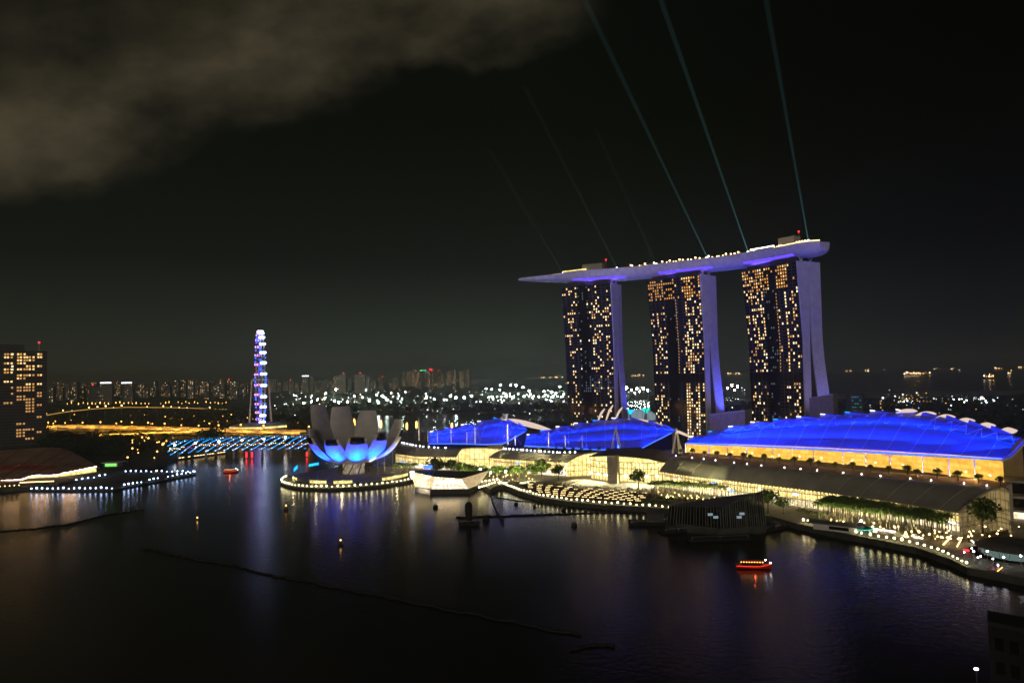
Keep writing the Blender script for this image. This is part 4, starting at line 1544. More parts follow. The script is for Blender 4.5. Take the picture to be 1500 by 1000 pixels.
# podium walls at the feet of the towers
for (px0, px1, y0, y1, Y, lab) in ((1040, 1092, 607, 634, 640, "pale brick podium block between the middle and right towers"), (1187, 1222, 583, 622, 610, "pale brick podium block at the foot of the right tower")):
    a, b_ = D(px0, y1, Y), D(px1, y1 - 3, Y - 30)
    h0, h1 = D(px0, y0, Y).z, D(px1, y0 - 6, Y - 30).z
    o = thing("podium_block", lab, "podium", (a.x, a.y, LAND), 0, "podium blocks at the tower feet")
    x = MB()
    q = Vector((14, 22, 0))
    x.add([(a.x, a.y, LAND), (b_.x, b_.y, LAND), (b_.x, b_.y, h1), (a.x, a.y, h0), (a.x + 14, a.y + 22, LAND), (b_.x + 14, b_.y + 22, LAND), (b_.x + 14, b_.y + 22, h1), (a.x + 14, a.y + 22, h0)],
          [(0, 1, 2, 3), (1, 5, 6, 2), (3, 2, 6, 7), (4, 0, 3, 7), (5, 4, 7, 6)])
    x.build("wall", "stone", o)
    x = MB(); x.tube([(a.x, a.y - .3, h0), (b_.x, b_.y - .3, h1)], .5, 4); x.build("coping", "white_paint", o)

# ------------------------------------------------------------------ promenade planting and people
def row_trees(pr, px, rows_, n, z, label, group, cat, sc_=(.85, 1.15), jit=.8):
    for (dx, dy) in rows_:
        pts = resample([G(a, b_, z) for a, b_ in px], n)
        for p in pts:
            R.choice(pr).put((p.x + dx + R.uniform(-jit, jit), p.y + dy + R.uniform(-jit, jit), z), R.uniform(0, 6), label, group, R.uniform(*sc_), cat)


row_trees(palms, [(1205, 757), (1300, 772), (1380, 785)], [(-2, -2), (2, 3), (6, 7), (10, 11)], 24, LAND, "slender palm in the grove between the right mall wing and the water", "palms in the right waterfront grove", "palm tree", (1.0, 1.3))
row_trees(palms, [(955, 722), (1010, 725), (1065, 728)], [(0, 0), (3, 6)], 15, LAND, "palm in the rows at the right end of the event plaza", "palms beside the event plaza", "palm tree", (.8, 1.0))
row_trees(palms, [(578, 691), (606, 692)], [(0, 0), (1, 6)], 7, LAND, "palm in the grove between the museum and the pavilion", "palms beside the museum", "palm tree", (.75, .95))
row_trees(trees, [(684, 697), (740, 701), (792, 699)], [(0, 0), (2, 7)], 12, LAND, "leafy green tree lit from below before the left and middle mall wings", "lit trees before the mall", "tree", (.7, .95), 1.5)
for px, py, s_, lab in ((640, 700, 1.4, "big dark tree left of the group behind the crystal pavilion"), (660, 698, 1.35, "big dark tree in the middle behind the crystal pavilion"), (676, 699, 1.05, "round dark tree just right of the crystal pavilion's roof"), (794, 700, 1.25, "tall dark tree left of the glazed arch"), (818, 703, 1.0, "low spreading tree before the glazed arch"), (935, 716, 1.15, "dark tree on the plaza before the bright atrium"), (1125, 752, 1.3, "dark tree left of the right palm grove"), (1148, 752, 1.0, "smaller dark tree left of the right palm grove"), (1395, 772, 1.6, "big dark tree at the right mall wing's end"), (1440, 782, 1.7, "big dark tree before the concrete frame building"), (1425, 776, 1.4, "dark tree before the right wing's glazed end")):
    R.choice(trees).put(G(px, py, LAND), R.uniform(0, 6), lab, None, s_, "tree")
hd = MB()
for a, b_, n_, z in (((962, 730), (1120, 742), 40, 1.0), ((1170, 748), (1210, 757), 10, 1.0), ((940, 734), (985, 738), 12, .9), ((1062, 735), (1110, 741), 16, 2.0)):
    for k in range(n_):
        p = lerp(G(*a, 3), G(*b_, 3), k / n_)
        leaf_quads(hd, (p.x + R.uniform(-2, 2), p.y + R.uniform(-2, 2), LAND + z * .6), 1.5, 34, .5, R, .7)
struct(hd.build("shrubbery", "leaf"), "stuff")

# lamps along the quays
for p in along([(702, 716), (713, 712), (724, 708.5), (738, 709.5), (762, 718.5), (792, 726.5), (832, 732.5), (872, 736.5), (922, 740), (980, 744)], 3.2, 46):
    bollard.put((p.x, p.y, LAND), 0, "round white bollard lamp on the curving quay edge below the event plaza", "bollard lamps along the plaza quay")
for p in along([(690, 709), (712, 706), (728, 704)], 3.2, 8):
    bollard.put((p.x, p.y, LAND), 0, "round white bollard lamp on the footway to the crystal pavilion", "bollard lamps on the pavilion footway")
for p in along([(1177, 764.5), (1200, 769), (1230, 776), (1262, 783)], 3.2, 13):
    bollard.put((p.x, p.y, LAND), 0, "round white bollard lamp on the quay left of the bright railing", "bollard lamps left of the railing")
for p in along([(1275, 786), (1300, 789.5), (1342, 798), (1372, 806), (1392, 814.5), (1416, 827)], 3.2, 16):
    bollard.put((p.x, p.y, LAND), 0, "round white bollard lamp on the quay edge right of the white low building", "bollard lamps along the right quay")

# event plaza: rows of candle-lit tables and the crowd round them
cp = MB()
qa = [G(*p, 3) for p in [(757, 708), (800, 727), (940, 737), (965, 724)]]
cp.add([(p.x, p.y, LAND + .012) for p in qa], [(0, 1, 2, 3)])
struct(cp.build("plaza_carpet", "red_carpet"))
tb = MB()
tb.box((0, 0, 0), (.35, .35, .7), 0, 0); tb.box((0, 0, .7), (3.6, 1.1, .08), 0, 0)
for dx in (-1.3, -.45, .45, 1.3):
    tb.ico((dx, 0, 1.0), .24, 1)
for dx in (-1.2, 0, 1.2):
    for dy in (-1.1, 1.1):
        tb.box((dx, dy, 0), (.45, .45, .45), 0, 2); tb.box((dx, dy * 1.2, .45), (.45, .07, .5), 0, 2)
to = tag(tb.build("banquet_table", ["cloth_dark", "candle", "dark_steel"]), "candle lit banquet table", "table")
tp_ = Proto(to, [])
tr0 = (qa[2] - qa[1])
ang = math.atan2(tr0.y, tr0.x)
for i in range(6):
    for j in range(13):
        if R.random() < .08:
            continue
        u = (j + .3 + (i % 2) * .45) / 13.4; v = (i + .5) / 6
        p = lerp(lerp(qa[0], qa[3], u), lerp(qa[1], qa[2], u), v)
        tp_.put((p.x, p.y, LAND + .02), ang + .35, "candle lit table in the rows of tables on the event plaza", "tables on the event plaza")
cw = MB()


def tiny_person(mb, x, y, z, rz, h, mi):
    k = h / 1.75
    ca, sa = math.cos(rz), math.sin(rz)
    def q(dx, dy, dz):
        return (x + (dx * ca - dy * sa) * k, y + (dx * sa + dy * ca) * k, z + dz * k)
    for sg in (-1, 1):
        mb.tube([q(sg * .13, sg * .12, 0), q(sg * .1, 0, .85)], [.07, .1], 5, mi)
        mb.tube([q(sg * .24, 0, 1.42), q(sg * .27, .06, 1.1), q(sg * .25, .16, .86)], [.06, .05, .04], 4, mi)
    mb.tube([q(0, 0, .8), q(0, 0, 1.15), q(0, 0, 1.42), q(0, 0, 1.52)], [.17, .15, .2, .07], 6, mi)
    mb.ico(q(0, 0, 1.64), .12 * k, 2, 1.2)


mat("cloth_light", (0.35, 0.30, 0.27), 0.9, 0.6, 0.9)
mat("skin_hair", (0.12, 0.07, 0.05), 0.7, 0.4, 0.9)
for k in range(260):
    if k < 150:
        px = R.uniform(770, 960); py = R.uniform(708, 718) + (px - 770) * .055
    elif k < 210:
        px = R.uniform(690, 770); py = 703 + R.uniform(0, 9)
    else:
        px = R.uniform(960, 1060); py = 726 + R.uniform(0, 8) + (px - 960) * .05
    p = G(px, py, LAND)
    tiny_person(cw, p.x, p.y, LAND, R.uniform(0, 6), R.uniform(1.55, 1.85), R.choice([0, 0, 1]))
struct(cw.build("crowd", ["cloth_dark", "cloth_light", "skin_hair"]), "stuff")

# lamp posts on the promenade
post = lamp_proto("lamp_post", 6.5, .8, "lamp_white", "steel", .11, "white globe lamp post")
for px, py, lab in ((719, 706, "white globe lamp post left of the green trees by the pavilion"), (741, 704, "white globe lamp post before the green trees, near the plaza's left end"), (704, 700, "white globe lamp post behind the crystal pavilion's right corner"), (1068, 733, "bluish white lamp post behind the dark glass pavilion"), (1376, 768, "white lamp post before the right wing's dark trees")):
    post.put(G(px, py, LAND), 0, lab, None, 1.0, "lamp post")
gl = lamp_proto("path_lamp", 2.0, .36, "lamp_warm", "dark_steel", .07, "small warm path lamp")
for k in range(46):
    px = R.uniform(1205, 1420); py = 766 + (px - 1205) * .135 + R.uniform(-4, 7)
    gl.put(G(px, py, LAND), 0, "small warm path lamp under the right palm grove", "path lamps under the right palm grove", R.uniform(.7, 1.3))
for k in range(26):
    px = R.uniform(962, 1075); py = 726 + (px - 962) * .09 + R.uniform(-3, 5)
    gl.put(G(px, py, LAND), 0, "small warm path lamp under the palms right of the plaza", "path lamps beside the plaza", R.uniform(.6, 1.0))
for k in range(22):
    px = R.uniform(684, 780); py = 698 + R.uniform(-2, 8)
    gl.put(G(px, py, LAND), 0, "small warm path lamp under the lit trees before the mall", "path lamps before the mall", R.uniform(.7, 1.2))
# warm uplights under the groves
for px, py, e, lab in ((585, 694, 900, "uplight under the palms beside the museum"), (700, 703, 2600, "uplight under the lit trees near the pavilion"), (735, 706, 2600, "uplight under the lit trees in the middle of their row"), (772, 706, 2600, "uplight under the lit trees near the plaza"), (975, 728, 1600, "uplight under the plaza's right palms, nearer the atrium"), (1030, 731, 1600, "uplight under the plaza's right palms, nearer the dark pavilion"), (1225, 767, 1100, "uplight under the left end of the right palm grove"), (1275, 775, 1100, "uplight under the left middle of the right palm grove"), (1325, 783, 1100, "uplight under the right middle of the right palm grove"), (1370, 790, 1100, "uplight under the right end of the right palm grove")):
    p = G(px, py, LAND)
    o = thing("ground_uplight", lab, "uplight", p, 0, "uplights under the trees")
    x = MB(); x.tube([p, p + Vector((0, 0, .35))], [.35, .28], 8); x.build("housing", "dark_steel", o)
    x = MB(); x.ico(p + Vector((0, 0, .45)), .2); x.build("lens", "lamp_warm", o)
    light("uplight_lamp", "SPOT", p + Vector((0, -8.0, 1.2)), e * 45, (1, .88, .42), o, p + Vector((0, 11, 7.0)), .3, 100, .5)

# ------------------------------------------------------------------ dark glass pavilion, barges and buoys
p0, p1 = G(975, 777, 0), G(1120, 782, 0)
dp_ = thing("dark_glass_pavilion", "unlit steel ribbed glass pavilion standing in the water", "pavilion", lerp(p0, p1, .5))
x = MB()
fp2 = [G(978, 776, 0), G(1060, 786, 0), G(1122, 780, 0)]
bkp = [p + Vector((6, 30, 0)) for p in fp2]
x.prism([(p.x, p.y) for p in fp2 + bkp[::-1]], -1, 4.0); x.build("plinth", "quay", dp_)
ftop = [D(980, 741, fp2[0].y), D(1058, 743, fp2[1].y), D(1116, 719, fp2[2].y)]
btop = [D(985, 739, fp2[0].y + 28), D(1050, 728, fp2[1].y + 28), D(1100, 722, fp2[2].y + 28)]
x = MB()
for i in range(2):
    x.quad(Vector((*fp2[i].xy, 4)), Vector((*fp2[i + 1].xy, 4)), ftop[i + 1], ftop[i])
x.quad(Vector((*bkp[0].xy, 4)), Vector((*fp2[0].xy, 4)), ftop[0], btop[0]); x.quad(Vector((*fp2[2].xy, 4)), Vector((*bkp[2].xy, 4)), btop[2], ftop[2])
x.build("glass_wall", "black_glass", dp_)
x = MB()
for i in range(2):
    x.quad(ftop[i], ftop[i + 1], btop[i + 1], btop[i])
x.build("roof", "dark_roof", dp_)
x = MB()
for i in range(2):
    for k in range(20):
        t = min(1, k / 19 + R.uniform(-.008, .008))
        a = lerp(fp2[i], fp2[i + 1], t); b_ = lerp(ftop[i], ftop[i + 1], t)
        x.tube([Vector((a.x, a.y - .6, 4)), b_ + Vector((0, -.6, .3))], R.uniform(.12, .24), 4)
x.build("steel_rib", "grey_rib", dp_)
x = MB()
for px, py in ((1038, 753), (1046, 757), (1080, 757), (1084, 752)):
    c = D(px, py, fp2[1].y + 1); x = MB(); x.box((c.x, c.y - 3, c.z), (2.4, .3, 1.2))
    x.build("lit_window", "win_cool", dp_)

def barge(px, py, L, w, label, cabin=None, rz=.1):
    c = G(px, py, 0)
    o = thing("barge", label, "barge", c, rz)
    x = MB()
    x.add([(-L / 2, -w / 2, -.4), (L / 2, -w / 2, -.4), (L / 2, w / 2, -.4), (-L / 2, w / 2, -.4), (-L / 2 - 1, -w / 2 - .3, 1.4), (L / 2 + 1.4, -w / 2 - .3, 1.4), (L / 2 + 1.4, w / 2 + .3, 1.4), (-L / 2 - 1, w / 2 + .3, 1.4)],
          [(3, 2, 1, 0), (4, 5, 6, 7), (0, 1, 5, 4), (1, 2, 6, 5), (2, 3, 7, 6), (3, 0, 4, 7)]); x.build("hull", "rubber", o, local=True)
    if cabin:
        x = MB(); x.box((cabin[0], 0, 1.4), (cabin[1], w * .6, cabin[2])); x.box((cabin[0], 0, 1.4 + cabin[2]), (cabin[1] + .8, w * .7, .25)); x.build("cabin", "dark_steel", o, local=True)
    x = MB()
    for sx_ in (-L / 2 + 1, 0, L / 2 - 1):
        x.tube([(sx_, -w / 2, 1.4), (sx_, -w / 2, 2.4)], .12)
    x.tube([(-L / 2 + 1, -w / 2, 2.4), (L / 2 - 1, -w / 2, 2.4)], .07, 4); x.build("rail", "steel", o, local=True)
    return o


barge(955, 767, 24, 9, "dark work barge with a pale cabin left of the dark pavilion", (2, 9, 4.0), -.15)
barge(990, 778, 16, 7, "low dark barge at the dark pavilion's left foot", (-3, 4, 2.2), .2)
barge(1130, 775, 16, 6, "low dark barge at the dark pavilion's right foot", (3, 4, 2.0), .5)
barge(1052, 790, 30, 6, "long low pontoon in front of the dark pavilion", None, .05)
pm = mat("pale_cabin", (.35, .35, .33), .6)
o = barge(687, 768, 10, 5, "dark barge carrying an upright black capsule", None, 0)
x = MB(); x.lathe((0, 0, 1.4), [(0, 0), (1.2, .1), (1.7, 2), (2.1, 6), (2.2, 8.5), (1.8, 10.2), (1.0, 11.2), (0, 11.5)], 16); x.build("capsule", "rubber", o, True, local=True)


def buoy(px, py, s_, label, lamp=None):
    c = G(px, py, 0)
    o = thing("buoy", label, "buoy", c)
    x = MB(); x.lathe((0, 0, -.3), [(0, 0), (1.3 * s_, .2), (1.5 * s_, .9 * s_), (1.1 * s_, 1.5 * s_), (0, 1.6 * s_)], 12); x.build("float", "rubber", o, True, local=True)
    x = MB()
    for k in range(4):
        a = PI / 2 * k
        x.tube([(math.cos(a) * .8 * s_, math.sin(a) * .8 * s_, 1.2 * s_), (math.cos(a) * .3 * s_, math.sin(a) * .3 * s_, 2.6 * s_)], .1 * s_, 4)
    x.build("cage", "dark_steel", o, local=True)
    if lamp:
        x = MB(); x.ico((0, 0, 2.8 * s_), .42); x.build("beacon", lamp, o, local=True)


for px, py, s_, lab, lp in ((638, 743, 1.2, "large dark buoy below the crystal pavilion", None), (712, 761, 1.5, "low dark buoy just right of the barge with the capsule", None), (756, 738, 1.0, "dark buoy inside the boom, nearest the curving quay", None), (783, 742, .8, "small dark buoy second along the plaza quay", None), (826, 747, 1.1, "dark buoy on the boom below the plaza's middle", None), (858, 749, .8, "small dark buoy on the boom right of the middle", None), (841, 770, 1.2, "lone dark buoy outside the boom", None), (736, 764, .8, "small dark buoy below the boom, right of the barge", None), (419, 747, 1.1, "amber lit buoy left of the museum's blue reflection", "lamp_sodium"), (499, 798, .9, "amber lit buoy in the museum's blue reflection", "lamp_sodium"), (289, 761, .5, "tiny amber lit buoy far left in the dark water", "lamp_sodium")):
    buoy(px, py, s_, lab, lp)


def boom(pxs, r, label, n=60):
    pts = resample([G(*p, .25) for p in pxs], n)
    for q in pts[1:-1]:
        q.x += R.uniform(-.4, .4); q.y += R.uniform(-1.2, 1.2)
    x = MB(); x.tube(pts, [r * R.uniform(.8, 1.25) for _ in pts], 6)
    o = x.build("floating_boom", "rubber")
    tag(o, label, "boom")


boom([(668, 757), (740, 755), (850, 751), (925, 750)], .42, "straight dark floating boom beside the barge with the capsule")
boom([(716, 716), (722, 735), (728, 750), (738, 768)], .4, "thin dark floating boom running out from the pavilion footway")
boom([(728, 728), (770, 734), (830, 742), (900, 748)], .3, "thin dark floating boom following the plaza quay")
boom([(-20, 780), (50, 774), (100, 767), (150, 755), (210, 745)], .38, "dark floating boom across the orange reflections at the left")
boom([(210, 802), (290, 820), (340, 827), (400, 843), (460, 853), (520, 866), (590, 878), (680, 897), (760, 912), (850, 930)], .4, "long dark floating boom in the black water of the foreground", 90)
boom([(835, 952), (870, 943), (900, 946)], .5, "short loose floating boom near the bottom of the water", 14)


# ------------------------------------------------------------------ boats
def tour_boat(px, py, L, rz, label, roofcol="strip_road", glow_e=1.0):
    c = G(px, py, 0)
    o = thing("tour_boat", label, "boat", c, rz)
    hullm = MB()
    st = []
    n = 12
    for i in range(n + 1):
        t = i / n
        w = 1.7 * (1 - max(0, (t - .62) / .38) ** 2) * (0.8 + .2 * min(1, t * 5))
        zt = 1.5 + .9 * max(0, (t - .55) / .45) ** 2
        x_ = -L / 2 + L * t
        st.append([Vector((x_, -w - .02, zt)), Vector((x_, -w * .8, .4)), Vector((x_, 0, -.3)), Vector((x_, w * .8, .4)), Vector((x_, w + .02, zt))])
    hullm.grid(st); hullm.quad(st[0][0], st[0][1], st[0][3], st[0][4])
    hullm.grid([[r[4] for r in st], [r[0] for r in st]])
    hullm.build("hull", "red_paint", o, local=True)
    x = MB(); x.tube([p[0] + Vector((0, -.06, -.25)) for p in st], .13, 4); x.build("led_strip", "boat_red", o, local=True)
    x = MB(); x.box((-L * .06, 0, 1.3), (L * .58, 2.5, 1.5)); cab_ = x.build("cabin", "black_glass", o, local=True)
    x = MB(); x.box((-L * .06, 0, 3.1), (L * .66, 3.0, .22)); x.build("roof", "red_paint", cab_, local=True)
    for k in range(9):
        x = MB(); x.ico((-L * .06 - L * .3 + L * .6 * k / 8, -1.55, 3.0), .2); x.build("lantern", "lamp_sodium", o, local=True)
    x = MB()
    for k in range(6):
        xx = -L * .06 - L * .28 + L * .56 * k / 5
        for sg in (-1.2, 1.2):
            x.tube([(xx, sg, 1.3), (xx, sg, 3.1)], .07, 4)
    x.build("roof_post", "wood_deck", o, local=True)
    x = MB(); x.ico((L * .34, 0, 3.6), .3); x.ico((L * .5 - .4, -.3, 2.6), .3); x.build("nav_lamp", "lamp_white", o, local=True)
    light("boat_light", "POINT", (c.x, c.y - 3.2, 2.6), 160 * glow_e, (1, .12, .05), None, None, .2).parent = o
    [k for k in sc.objects if k.parent == o and k.type == "LIGHT"][0].location = (0, -3.4, 2.6)
    return o


tour_boat(1104, 832, 14.5, rad(-9), "red tour boat with an orange lantern roof alone on the open water")
tour_boat(1459, 843, 11, rad(42), "red tour boat moored by the landing at the right")
tour_boat(338, 692, 13, rad(8), "small red boat near the curved footbridge", glow_e=1.5)

# ------------------------------------------------------------------ right landing and low buildings by the quay
o = thing("waterfront_bar", "low white flat roofed bar on the quay between two rows of lamps", "bar", G(1225, 776, LAND), rad(-38))
x = MB(); x.box((0, 0, 0), (20, 7, 3.0)); x.build("wall", "white_paint", o, local=True)
x = MB(); x.box((0, 0, 3.0), (26, 9, .4)); x.build("roof", "facade_mid", o, local=True)
x = MB(); x.box((2, -3.55, .8), (9, .1, 1.6)); x.build("window", "black_glass", o, local=True)
o = thing("lit_canopy", "small peaked canopy edged with teal lights on the right quay", "canopy", G(1262, 779, LAND), rad(-30))
x = MB(); x.lathe((0, 0, 2.2), [(5.2, 0), (2.5, 1.0), (.3, 3.0), (0, 3.1)], 10); x.build("roof", "dark_steel", o, local=True)
x = MB(); x.tube([(5.2 * math.cos(2 * PI * k / 20), 5.2 * math.sin(2 * PI * k / 20), 2.2) for k in range(20)], .13, 4, closed=True); x.build("edge_light", "led_teal", o, local=True)
x = MB()
for k in range(5):
    x.tube([(4.8 * math.cos(2 * PI * k / 5), 4.8 * math.sin(2 * PI * k / 5), 0), (4.8 * math.cos(2 * PI * k / 5), 4.8 * math.sin(2 * PI * k / 5), 2.2)], .1, 4)
x.build("post", "steel", o, local=True)
x = MB(); x.ico((0, 0, 5.5), .6); x.build("finial_lamp", "lamp_white", o, local=True)
for (a, b_, z, r_, ms, lab) in (((1277, 773.5), (1312, 778.5), 3.7, .4, "strip_white", "bright white strip light railing on the right quay, longer piece"), ((1338, 786), (1352, 788), 3.7, .35, "strip_white", "short bright strip light on the right quay's railing"), ((1393, 757), (1430, 751), 9.5, .55, "strip_white", "tilted white strip light on the canopy before the glazed wing end"), ((1382, 797), (1391, 788), 4.2, .5, "strip_warm", "leftmost leaning cream light bar at the landing"), ((1402, 800), (1407, 791), 4.2, .4, "strip_warm", "second leaning cream light bar at the landing"), ((1423, 791), (1430, 797), 4.2, .35, "strip_white", "small white light bar at the landing"), ((1433, 791), (1446, 799), 4.4, .5, "strip_warm", "right cream light bar at the landing"), ((1411, 805), (1420, 806), 4.0, .5, "lamp_red", "short red light bar at the landing"), ((1434, 799), (1441, 801), 4.0, .5, "lamp_red", "red light bar under the right cream light bar")):
    p, q = G(*a, z), G(*b_, z)
    o = thing("strip_light", lab, "strip light", (p.x, p.y, LAND))
    x = MB(); x.tube([p, q], r_ * .8, 6); x.build("tube", ms, o)
    x = MB()
    for w in (p, q):
        x.tube([(w.x, w.y + .2, LAND), (w.x, w.y + .2, w.z)], .1, 4)
    x.build("post", "dark_steel", o)
# canopy under the tilted strip
p = G(1395, 768, LAND)
o = thing("entrance_canopy", "flat canopy on posts with warm light beneath, before the glazed wing end", "canopy", p)
a, b_ = G(1392, 758, 9.0), G(1432, 752, 9.0)
x = MB(); x.shell([[a + Vector((3, 9, 0)), b_ + Vector((3, 9, 0))], [a + Vector((0, .6, 0)), b_ + Vector((0, .6, 0))]], .4); x.build("roof", "dark_roof", o)
x = MB(); x.wall([(a.x + 2, a.y + 6), (b_.x + 2, b_.y + 6)], LAND, 8.4); x.build("lit_wall", "shop_glass", o)
x = MB()
for t in (0, .33, .66, 1):
    c = lerp(a, b_, t); x.tube([(c.x, c.y + 1, LAND), (c.x, c.y + 1, 8.6)], .22)
x.build("post", "stone", o)
c = G(1488, 838, 0)
o = thing("landing_pavilion", "dark domed waterside pavilion with a pale teal lit base at the right edge", "pavilion", c)
x = MB(); x.lathe((c.x + 11, c.y + 15, 0), [(17, -1), (17, 3.0), (12, 3.0)], 40); x.build("plinth", "quay", o)
x = MB(); x.lathe((c.x + 11, c.y + 15, 3), [(14.5, 3.2), (13, 4.2), (8, 5.6), (3, 6.2), (0, 6.4)], 36); x.build("roof", "dark_roof", o, True)
x = MB(); x.wall([(c.x + 11 + 12 * math.cos(rad(9 * k)), c.y + 15 + 12 * math.sin(rad(9 * k))) for k in range(41)], 3, 6.2); x.build("glass_ring", "pale_teal", o)
x = MB()
for k in range(24):
    a = rad(15 * k); x.tube([(c.x + 11 + 13 * math.cos(a), c.y + 15 + 13 * math.sin(a), 3), (c.x + 11 + 13 * math.cos(a), c.y + 15 + 13 * math.sin(a), 6.2)], .18, 4)
x.build("column", "steel", o)
for k, (px, py) in enumerate(((1413, 819), (1427, 821), (1437, 825), (1447, 821), (1455, 829), (1471, 830), (1433, 827), (1496, 828), (1424, 813), (1489, 812), (1497, 818))):
    post.put(G(px, py, LAND), 0, "white lamp in the cluster at the right landing", "lamps at the right landing", .55 if k % 2 else .42, "lamp")
for k in range(26):
    px = R.uniform(1385, 1500); py = R.uniform(770, 800) + (px - 1385) * .06
    gl.put(G(px, py, LAND), 0, "small warm lamp on the terraces above the right landing", "warm lamps above the right landing", R.uniform(.7, 1.4))
st = MB()
for k in range(6):
    a, b_ = G(1446, 795 - k * 1.2, 3), G(1478, 789 - k * 1.2, 3)
    st.shell([[a + Vector((1, 2.2, .35 * (k + 1))), b_ + Vector((1, 2.2, .35 * (k + 1)))], [a + Vector((0, 0, .35 * (k + 1))), b_ + Vector((0, 0, .35 * (k + 1)))]], .34)
tag(st.build("steps", "wood_deck"), "broad wooden steps above the right landing", "steps")

# the dark building in front at the bottom right
c = D(1500, 960, 150)
o = thing("dark_building", "unlit dark building top in the bottom right corner with one small lamp", "building", (c.x, c.y, 0))
tops = [D(1447, 914, 150), D(1560, 917, 140)]
zt = tops[0].z
x = MB(); x.prism([(tops[0].x, tops[0].y), (tops[1].x, tops[1].y), (tops[1].x + 5, tops[1].y + 6), (tops[0].x + 4.4, tops[0].y + 6)], -1, zt); x.build("wall", "night_wall", o)
x = MB(); x.prism([(tops[0].x - .3, tops[0].y - .3), (tops[1].x, tops[1].y - .3), (tops[1].x + 5, tops[1].y + 6), (tops[0].x + 4.1, tops[0].y + 6)], zt + .002, zt + .9); x.build("parapet", "rubber", o)
x = MB()
for k in range(5):
    a = lerp(tops[0], tops[1], .08 + k * .2); b_ = lerp(tops[0], tops[1], .2 + k * .2)
    for zz in (zt - 5, zt - 10, zt - 15):
        x = MB(); x.quad(Vector((a.x, a.y - .05, zz)), Vector((b_.x, b_.y - .05, zz)), Vector((b_.x, b_.y - .05, zz + 2.6)), Vector((a.x, a.y - .05, zz + 2.6)))
        x.build("window", "black_glass", o)
c = D(1430, 979, 148)
o = thing("wall_lamp", "single small white lamp glowing beside the dark corner building", "lamp", (c.x, c.y, 0))
x = MB(); x.tube([(c.x, c.y, 0), (c.x, c.y, c.z - .2)], .14); x.build("pole", "dark_steel", o)
x = MB(); x.ico((c.x, c.y, c.z), .45, 0, .5); x.build("lens", "lamp_white", o)

# ------------------------------------------------------------------ left bank: hall, hotel, floating platform
o = thing("waterfront_hall", "broad brown roofed hall with a string of lights along its eave", "hall", G(60, 705, LAND))
El = [D(-90, 712, 590), D(-20, 706, 588), (D(30, 703, 586)), D(52, 696, 592), D(78, 697, 594), D(110, 690, 610), D(141, 684, 630)]
Tl = [D(-90, 664, 760), D(-30, 661, 765), D(20, 658, 770), D(60, 655, 780), D(95, 656, 780), D(120, 669, 720), D(146, 684, 650)]
rl_ = roof_loft(El, Tl, 30, 8)
x = MB(); x.shell(rl_, .6)
for i in range(len(x.mi)):
    pass
x.build("roof", "hall_roof", o)
x = MB(); x.grid([[p + Vector((0, 0, .15)) for p in r[6:20]] for r in rl_[2:4]]); x.build("roof_band", "hall_roof_red", o)
for j in range(2, 29, 3):
    x = MB(); x.tube([r[j] + Vector((0, 0, .1)) for r in rl_], .3, 4); x.build("roof_seam", "hall_roof", o)
x = MB()
for p in resample(rl_[0], 120):
    x.ico(p + Vector((0, -.4, .3 + R.uniform(-.3, .4))), .62)
struct(x.build("eave_light", "strip_pink", o), "stuff")
fw = [lerp(a, b_, .04) for a, b_ in zip(rl_[0], rl_[-1])]
x = MB(); x.wall([(p.x, p.y) for p in fw], LAND, [p.z - .6 for p in fw]); x.build("glass_front", "shop_glass", o)
bw_ = rl_[-1]
x = MB(); x.wall([(p.x, p.y) for p in bw_][::-1], LAND, [p.z - .4 for p in bw_][::-1]); x.build("rear_wall", "concrete", o)
for k in range(4):
    p = lerp(El[1], El[-2], k / 3)
    light("hall_light", "AREA", p + Vector((0, -7, 2.5)), 1500, (1, .56, .28), o, p + Vector((0, -30, -12)), 14, size_y=2)
# quay lamp string before the hall
for p in along([(30, 711), (78, 709)], 3.2, 17):
    gl.put((p.x, p.y, LAND), 0, "small warm lamp in the row on the quay before the brown roofed hall", "quay lamps before the hall", 1.2)
for p in along([(0, 716), (28, 714)], 3.2, 5):
    gl.put((p.x, p.y, LAND), 0, "warm lamp on the quay at the picture's left edge", "warm lamps at the left quay", 1.0)

fpx = [(46, 718), (166, 717), (287, 694), (281, 691), (184, 692), (86, 711)]
x = MB(); x.prism([(p.x, p.y) for p in [G(*q, 1.2) for q in fpx]], -.5, 1.2, 0, 1)
struct(x.build("floating_platform_deck", ["quay", "quay"]))
for px0, px1, n in (((46, 715.5), (164, 714.5), 16), ((182, 710.5), (207, 705.5), 5), ((219, 702.5), (231, 700), 3), ((246, 697.5), (285, 690.5), 7), ((184, 690), (283, 690), 14), ((84, 708.5), (154, 695.5), 9)):
    for p in along([px0, px1], 2.4, n):
        bollard_b.put((p.x, p.y, 1.2), 0, "bluish white lamp on the edge of the dark floating platform", "lamps round the floating platform")
o = thing("ticket_kiosk", "small green lit kiosk beside the floating platform", "kiosk", G(166, 683, LAND))
c = G(166, 683, LAND)
x = MB(); x.box((c.x, c.y, LAND), (14, 8, 4)); x.build("wall", "concrete", o)
x = MB(); x.box((c.x, c.y - 4.1, LAND + .8), (11, .15, 2.6)); x.build("lit_window", "led_green", o)
x = MB(); x.box((c.x, c.y, LAND + 4), (17, 11, .5)); x.build("roof", "white_paint", o)

